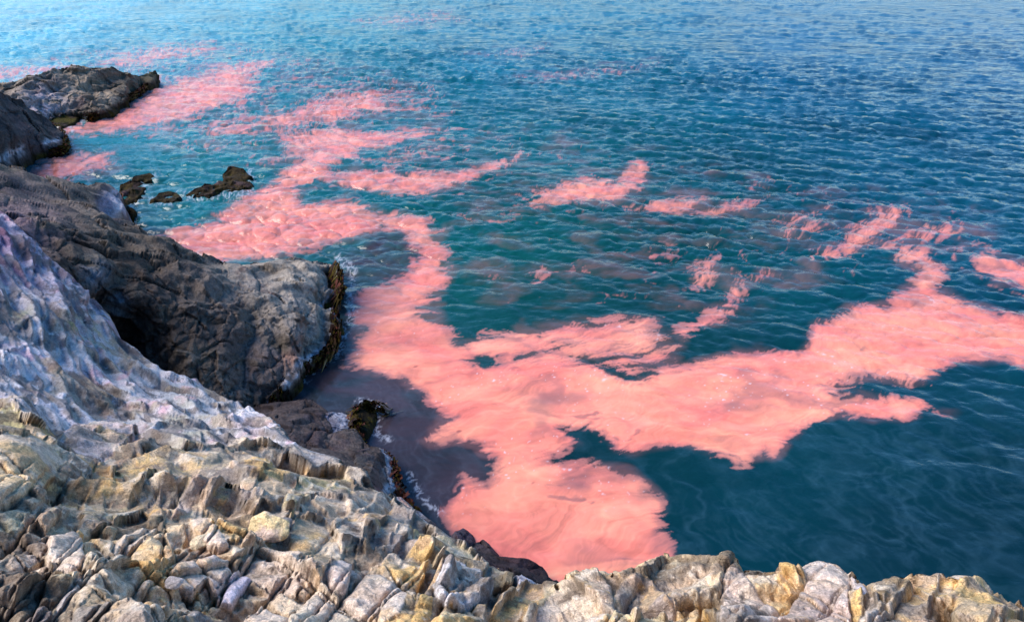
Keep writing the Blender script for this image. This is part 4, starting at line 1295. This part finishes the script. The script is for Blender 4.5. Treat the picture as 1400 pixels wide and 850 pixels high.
    h += fade_ * (0.12 * tilt(i2 * 100003 + i3, 0.16, 5) + 0.20 * tilt(i4 * 100003 + i5, 0.4, 9))
    big_ = att(0.036, ftF) * np.where(ledge, 0.9, 1)
    h += big_ * (0.085 * o4 + 0.07 * o5 - 0.06 * np.exp(-(e4 * mpp / cw_ / 1.3)) - 0.05 * np.exp(-(e5 * mpp / cw_ / 1.2)))
    tone2 = 1 + 0.22 * o4 * np.where(ledge, 0.4, 1) + 0.22 * g2_ * o2 + 0.2 * g3_ * o3
    # thin bedding
    s = np.array([0.75, 0.15, 0.55])
    s /= np.linalg.norm(s)
    uu = (co + 0.05 * np.stack([noise(co * 4, 71), noise(co * 4, 72), noise(co * 4, 73)], -1)) @ s
    saw = (uu * 26) % 1.0
    h += np.where(kind == 3, 0.022, 0.006) * (saw - 0.5) * sstep(-0.2, 0.2, noise(co * 5, 74)) * att(0.03, ft)
    pits = sstep(0.35, 0.75, noise(co * 16, 80)) * sstep(0.0, 0.5, noise(co * 2.5, 81)) * np.where((kind == 1) | (kind == 0), 1, 0.15)
    h -= 0.018 * pits * np.where(ledge, 0.4, 1) * att(0.05, ft)
    h = np.where(on_skirt & (fr > 0.02), h * np.clip(1 - fr * 0.4, 0.4, 1), h)
    hs_ = np.zeros(len(h))
    wn_ = np.zeros(len(h))
    for k in range(4):
        for j in (1, 3):
            hs_ += np.bincount(q[:, k], h[q[:, (k + j) % 4]], len(h))
            wn_ += np.bincount(q[:, k], minlength=len(h))
    h = 0.5 * h + 0.5 * hs_ / np.maximum(wn_, 1)
    co2 = co + push_dir(co, n, 0.7) * h[:, None]
    nn = vnormals(co2, q)
    # colours
    m = 0.5 + 0.8 * fbm(co2 * 2.2, 4, 200)
    broad = mixc(np.tile(srgb(176, 156, 134), (len(co), 1)), srgb(150, 138, 124), sstep(-0.3, 0.5, fbm(co2 * 0.9, 3, 201)))
    broad = mixc(broad, srgb(204, 186, 166), sstep(0.0, 0.6, fbm(co2 * 1.3, 4, 202)))
    own = np.where(kind == 2, 0.75, np.where(kind > 0, 0.55, 0.3)) * np.clip(0.8 + 0.5 * fbm(co2 * 3, 3, 203), 0.3, 1)
    col = np.where(ledge[:, None], col, mixc(broad, col, own))
    c = mixc(col, col2, np.clip(m - 0.25, 0, 0.75))
    grimy = srgb(146, 124, 110)
    c = np.where(ledge[:, None], c, mixc(c, grimy, sstep(0.05, 0.35, fbm(co2 * 3.5, 5, 210, 0.62)) * np.where(kind == 2, 0.25, 0.6)))
    och = sstep(0.22, 0.42, fbm(co2 * 2.0, 5, 220, 0.6))
    c = np.where(ledge[:, None], c, mixc(c, srgb(206, 166, 104), och * np.where(kind == 2, 0.35, 0.6)))
    whi = sstep(0.25, 0.5, fbm(co2 * 4, 5, 230, 0.6))
    c = np.where(ledge[:, None], c, mixc(c, srgb(220, 206, 190), whi * 0.55))
    # ledge: white blue skin, pink streaks, grey and yellow breaks, purple towards the top left
    st = np.stack([uu * 9, (co[:, 0]) * 0.5, co[:, 1] * 0.5], -1)
    cl = mixc(c, srgb(222, 208, 220), sstep(0.1, 0.7, noise(st, 240)) * 0.6)
    cl = mixc(cl, srgb(206, 150, 170), sstep(0.25, 0.75, fbm(co2 * 2.6, 4, 241)) * 0.55)
    cl = mixc(cl, srgb(112, 108, 110), sstep(0.08, 0.45, fbm(cf * np.array([1.6, 1.6, 3.0]), 5, 242, 0.6)) * 0.7)
    cl = mixc(cl, srgb(150, 132, 106), sstep(0.25, 0.5, fbm(co2 * 1.3, 5, 243, 0.6)) * 0.6)
    pur = sstep(440, 330, v - 0.25 * u)
    cl = mixc(cl, srgb(140, 112, 152), pur * (0.45 + 0.4 * fbm(co2 * 1.0, 3, 244)))
    cl = mixc(cl, srgb(96, 60, 84), pur * sstep(0.0, 0.5, fbm(co2 * 1.6, 4, 245)) * 0.8)
    for (x0, y0, rad, cc, amt) in [(95, 440, 22, (150, 140, 80), .8), (125, 458, 20, (168, 150, 90), .8), (30, 430, 12, (150, 146, 90), .7), (165, 470, 22, (160, 140, 122), .6), (250, 590, 36, (196, 190, 168), .7),
                                   (0, 450, 40, (150, 146, 166), .5), (150, 565, 45, (150, 138, 130), .6), (340, 590, 30, (150, 128, 140), .6)]:
        g = np.exp(-(((u - x0) ** 2 + (v - y0) ** 2) / rad ** 2)) * sstep(-0.4, 0.4, fbm(co2 * 3, 3, 250 + x0))
        cl = mixc(cl, srgb(*cc), g * amt)
    bl = sstep(-4, 16, le + 9 * fbm(co2 * 3.5, 3, 280))
    cl = mixc(mixc(broad, srgb(196, 182, 170), 0.5 + fbm(co2 * 5, 3, 281)), cl, bl)
    c = np.where(ledge[:, None], cl, c)
    # pale crust on edges of the rock facing the sea spray, stone by stone
    c = np.where((kind > 0)[:, None], mixc(c, srgb(226, 216, 208), np.exp(-((em - 0.02) / 0.015) ** 2) * sstep(0.0, 0.6, noise(co2 * 6, 260)) * 0.35), c)
    c = np.where(bowl[:, None], mixc(c, srgb(214, 210, 216), np.exp(-(em / 0.03) ** 2)), c)
    c = c * ((1.20 + 0.22 * rb + 0.14 * (ra4 - 0.5)) * tone2)[:, None]
    brn_ = sstep(0.12, 0.30, fbm(co2 * 2.8, 6, 290, 0.65)) * np.where(kind == 2, 0.35, 0.75)
    c = np.where(ledge[:, None], c, mixc(c, srgb(104, 92, 82), brn_))
    gry_ = sstep(0.10, 0.26, fbm(co2 * 1.7, 6, 295, 0.62)) * np.where(kind == 2, 0.2, 0.4)
    c = np.where(ledge[:, None], c, mixc(c, srgb(150, 146, 146), gry_))
    dk_ = sstep(0.14, 0.30, fbm((co2 - 0.55 * (co2 @ Ld0)[:, None] * Ld0) * 3.6, 6, 297, 0.65))
    c = np.where(ledge[:, None], mixc(c, srgb(112, 106, 108), 0.7 * dk_), c)
    # soil in the gully
    c = c * np.where(ledge[:, None], np.array([0.79, 0.76, 0.71]), np.array([1.06, 1.0, 0.93]))
    c = c / np.maximum(1.0, c.max(1, keepdims=True) / 0.72)
    c = np.clip(c, 0.01, 0.8)
    CLIFF['co'], CLIFF['u'], CLIFF['v'] = co2, u, v
    cliff = tag(empty('cliff'), 'weathered tan, ochre and pinkish cliff top of fractured rock blocks in the foreground', kind='structure')
    ledge_o = tag(empty('rock_ledge'), 'pale blue white and lilac rock slope running down to the sea behind the tan cliff top', kind='structure')
    # assign every face to its block; slivers join the commonest neighbour kind
    fb = inv[q[:, 0]]
    fcnt = np.bincount(fb, minlength=len(ub))
    small_F = ub >= 2 * 10 ** 8
    is_led = (ub >= 10 ** 8) & (ub < 2 * 10 ** 8)
    tiny = fcnt < 120
    restF = tiny & ~is_led
    restL = tiny & is_led
    grp = np.arange(len(ub))
    if restF.any():
        grp[restF] = np.nonzero(restF)[0][0]
    if restL.any():
        grp[restL] = np.nonzero(restL)[0][0]
    fg = grp[fb]
    order = np.argsort(fg, kind='stable')
    qs, fs = q[order], fg[order]
    cuts = np.nonzero(np.diff(fs))[0] + 1
    seen = 0
    for part, g in zip(np.split(qs, cuts), fs[np.concatenate([[0], cuts])]):
        uq, iv = np.unique(part, return_inverse=True)
        is_rest = (restF.any() and g == np.nonzero(restF)[0][0]) or (restL.any() and g == np.nonzero(restL)[0][0])
        par = ledge_o if is_led[g] else cliff
        nm = 'rubble' if is_rest else ('rock_slab' if is_led[g] else 'rock_block')
        o = make_mesh(nm, co2[uq], iv.reshape(part.shape), {'col': c[uq]}, M_rock_near, par, nn[uq])
        if is_rest:
            o['kind'] = 'stuff'
        seen += 1
    print('cliff pieces', seen, 'verts', len(co2), 't', time.time() - T0)


def build_ground_behind():
    xs, ys = np.linspace(-9, 9, 150), np.linspace(-9, 0.75, 90)
    X, Y = np.meshgrid(xs, ys)
    co = np.stack([X.ravel(), Y.ravel(), 0 * X.ravel()], -1)
    co[:, 2] = 10.12 + 0.12 * np.abs(co[:, 0]) * (co[:, 0] < 0) - 0.9 * np.clip(np.abs(co[:, 0] - 1) - 2.2, 0, 9) * (co[:, 0] > 0) + 0.10 * np.clip(-co[:, 1], 0, 9)
    co[:, 2] += 0.5 * broken(co, 0.7, np.full(len(co), 0.08), 77) + 0.2 * fbm(co * 0.6, 3, 78) - 0.25 * sstep(0.2, 0.75, co[:, 1])
    i = np.arange(len(co)).reshape(X.shape)
    q = np.stack([i[:-1, :-1], i[:-1, 1:], i[1:, 1:], i[1:, :-1]], -1).reshape(-1, 4)
    c = mixc(np.tile(srgb(176, 156, 134), (len(co), 1)), srgb(206, 170, 110), sstep(0.1, 0.5, fbm(co * 1.4, 4, 79)))
    o = make_mesh('cliff_top', co, q, {'col': c}, M_rock_near)
    tag(o, 'tan rock of the cliff top where the viewer stands, continuing behind the fractured foreground', kind='structure')


def surface_at(px, py):
    X, Y = project(CLIFF['co'])
    m = (np.abs(X - px) < 6) & (np.abs(Y - py) < 6)
    ii = np.nonzero(m)[0]
    d = np.linalg.norm(CLIFF['co'][ii] - np.array([0, 0, H]), axis=1)
    return CLIFF['co'][ii[np.argsort(d)[len(d) // 4]]]


def loose_stone(px, py, size, rot, col, col2, label, seed, tilt=(0, 0)):
    """closed angular stone; size (x, y, z) metres, resting on the cliff"""
    N = 56
    th = np.linspace(0, np.pi, N)
    ph = np.linspace(0, 2 * np.pi, 2 * N, endpoint=False)
    T, Ph = np.meshgrid(th, ph, indexing='ij')
    p = np.stack([np.sin(T) * np.cos(Ph), np.sin(T) * np.sin(Ph), np.cos(T)], -1).reshape(-1, 3)
    r = np.random.default_rng(seed)
    rad = np.full(len(p), 1.0)
    for _ in range(15):                          # cut by random planes: angular outline
        nrm = r.normal(size=3)
        nrm /= np.linalg.norm(nrm)
        h = r.uniform(0.62, 0.9)
        dt = p @ nrm
        lim = np.where(dt > 1e-3, h / np.maximum(dt, 1e-3), 9)
        rad = -np.log(np.exp(-rad * 22) + np.exp(-lim * 22)) / 22
    s = np.array(size)
    q3 = p * rad[:, None] * s
    q3 = q3 + p * (0.03 * size[0] * fbm(q3 * 22, 4, seed))[:, None] + p * (0.05 * size[0] * (ridged(q3 * 9, 3, seed) - .9))[:, None]
    idx = np.arange(N * 2 * N).reshape(N, 2 * N)
    a, b = idx[:-1], idx[1:]
    q = np.stack([a, b, np.roll(b, -1, 1), np.roll(a, -1, 1)], -1).reshape(-1, 4)
    M = np.array(Matrix.Rotation(math.radians(rot), 3, 'Z') @ Matrix.Rotation(math.radians(tilt[0]), 3, 'X') @ Matrix.Rotation(math.radians(tilt[1]), 3, 'Y'))
    q3 = q3 @ M.T
    loc = surface_at(px, py) + np.array([0, 0, size[2] * 0.75])
    c = mixc(np.tile(srgb(*col), (len(q3), 1)), srgb(*col2), sstep(-0.2, 0.5, fbm(q3 * 9, 4, seed + 3)))
    o = make_mesh('loose_stone', q3, q, {'col': c}, M_rock_near)
    o.location = loc
    tag(o, label, 'stone', 'loose stones lying on the cliff top')


build_sea()
print('sea', time.time() - T0)
build_shore_rocks()
print('shore', time.time() - T0)
build_cliff()
build_ground_behind()
loose_stone(366, 729, (0.135, 0.085, 0.07), -8, (238, 208, 156), (224, 194, 176), 'largest loose stone, angular and cream yellow, in the hollow of the tan cliff top', 5, (25, 0))
loose_stone(391, 719, (0.06, 0.05, 0.045), 30, (150, 140, 134), (128, 126, 130), 'rounded grey brown stone right behind the cream yellow stone', 6, (20, 10))
loose_stone(270, 747, (0.06, 0.036, 0.03), 20, (226, 204, 170), (200, 176, 150), 'small cream stone at the upper edge of a smooth pinkish slab', 7, (20, 0))
loose_stone(238, 795, (0.035, 0.03, 0.022), 10, (214, 196, 186), (190, 170, 150), 'tiny pale pebble beside the smooth pinkish slab', 8, (10, 0))
loose_stone(120, 747, (0.05, 0.04, 0.03), 10, (190, 176, 160), (170, 150, 130), 'small pale stone beside the flat pinkish block on the left', 9, (10, 0)) if False else None
print('done', time.time() - T0)
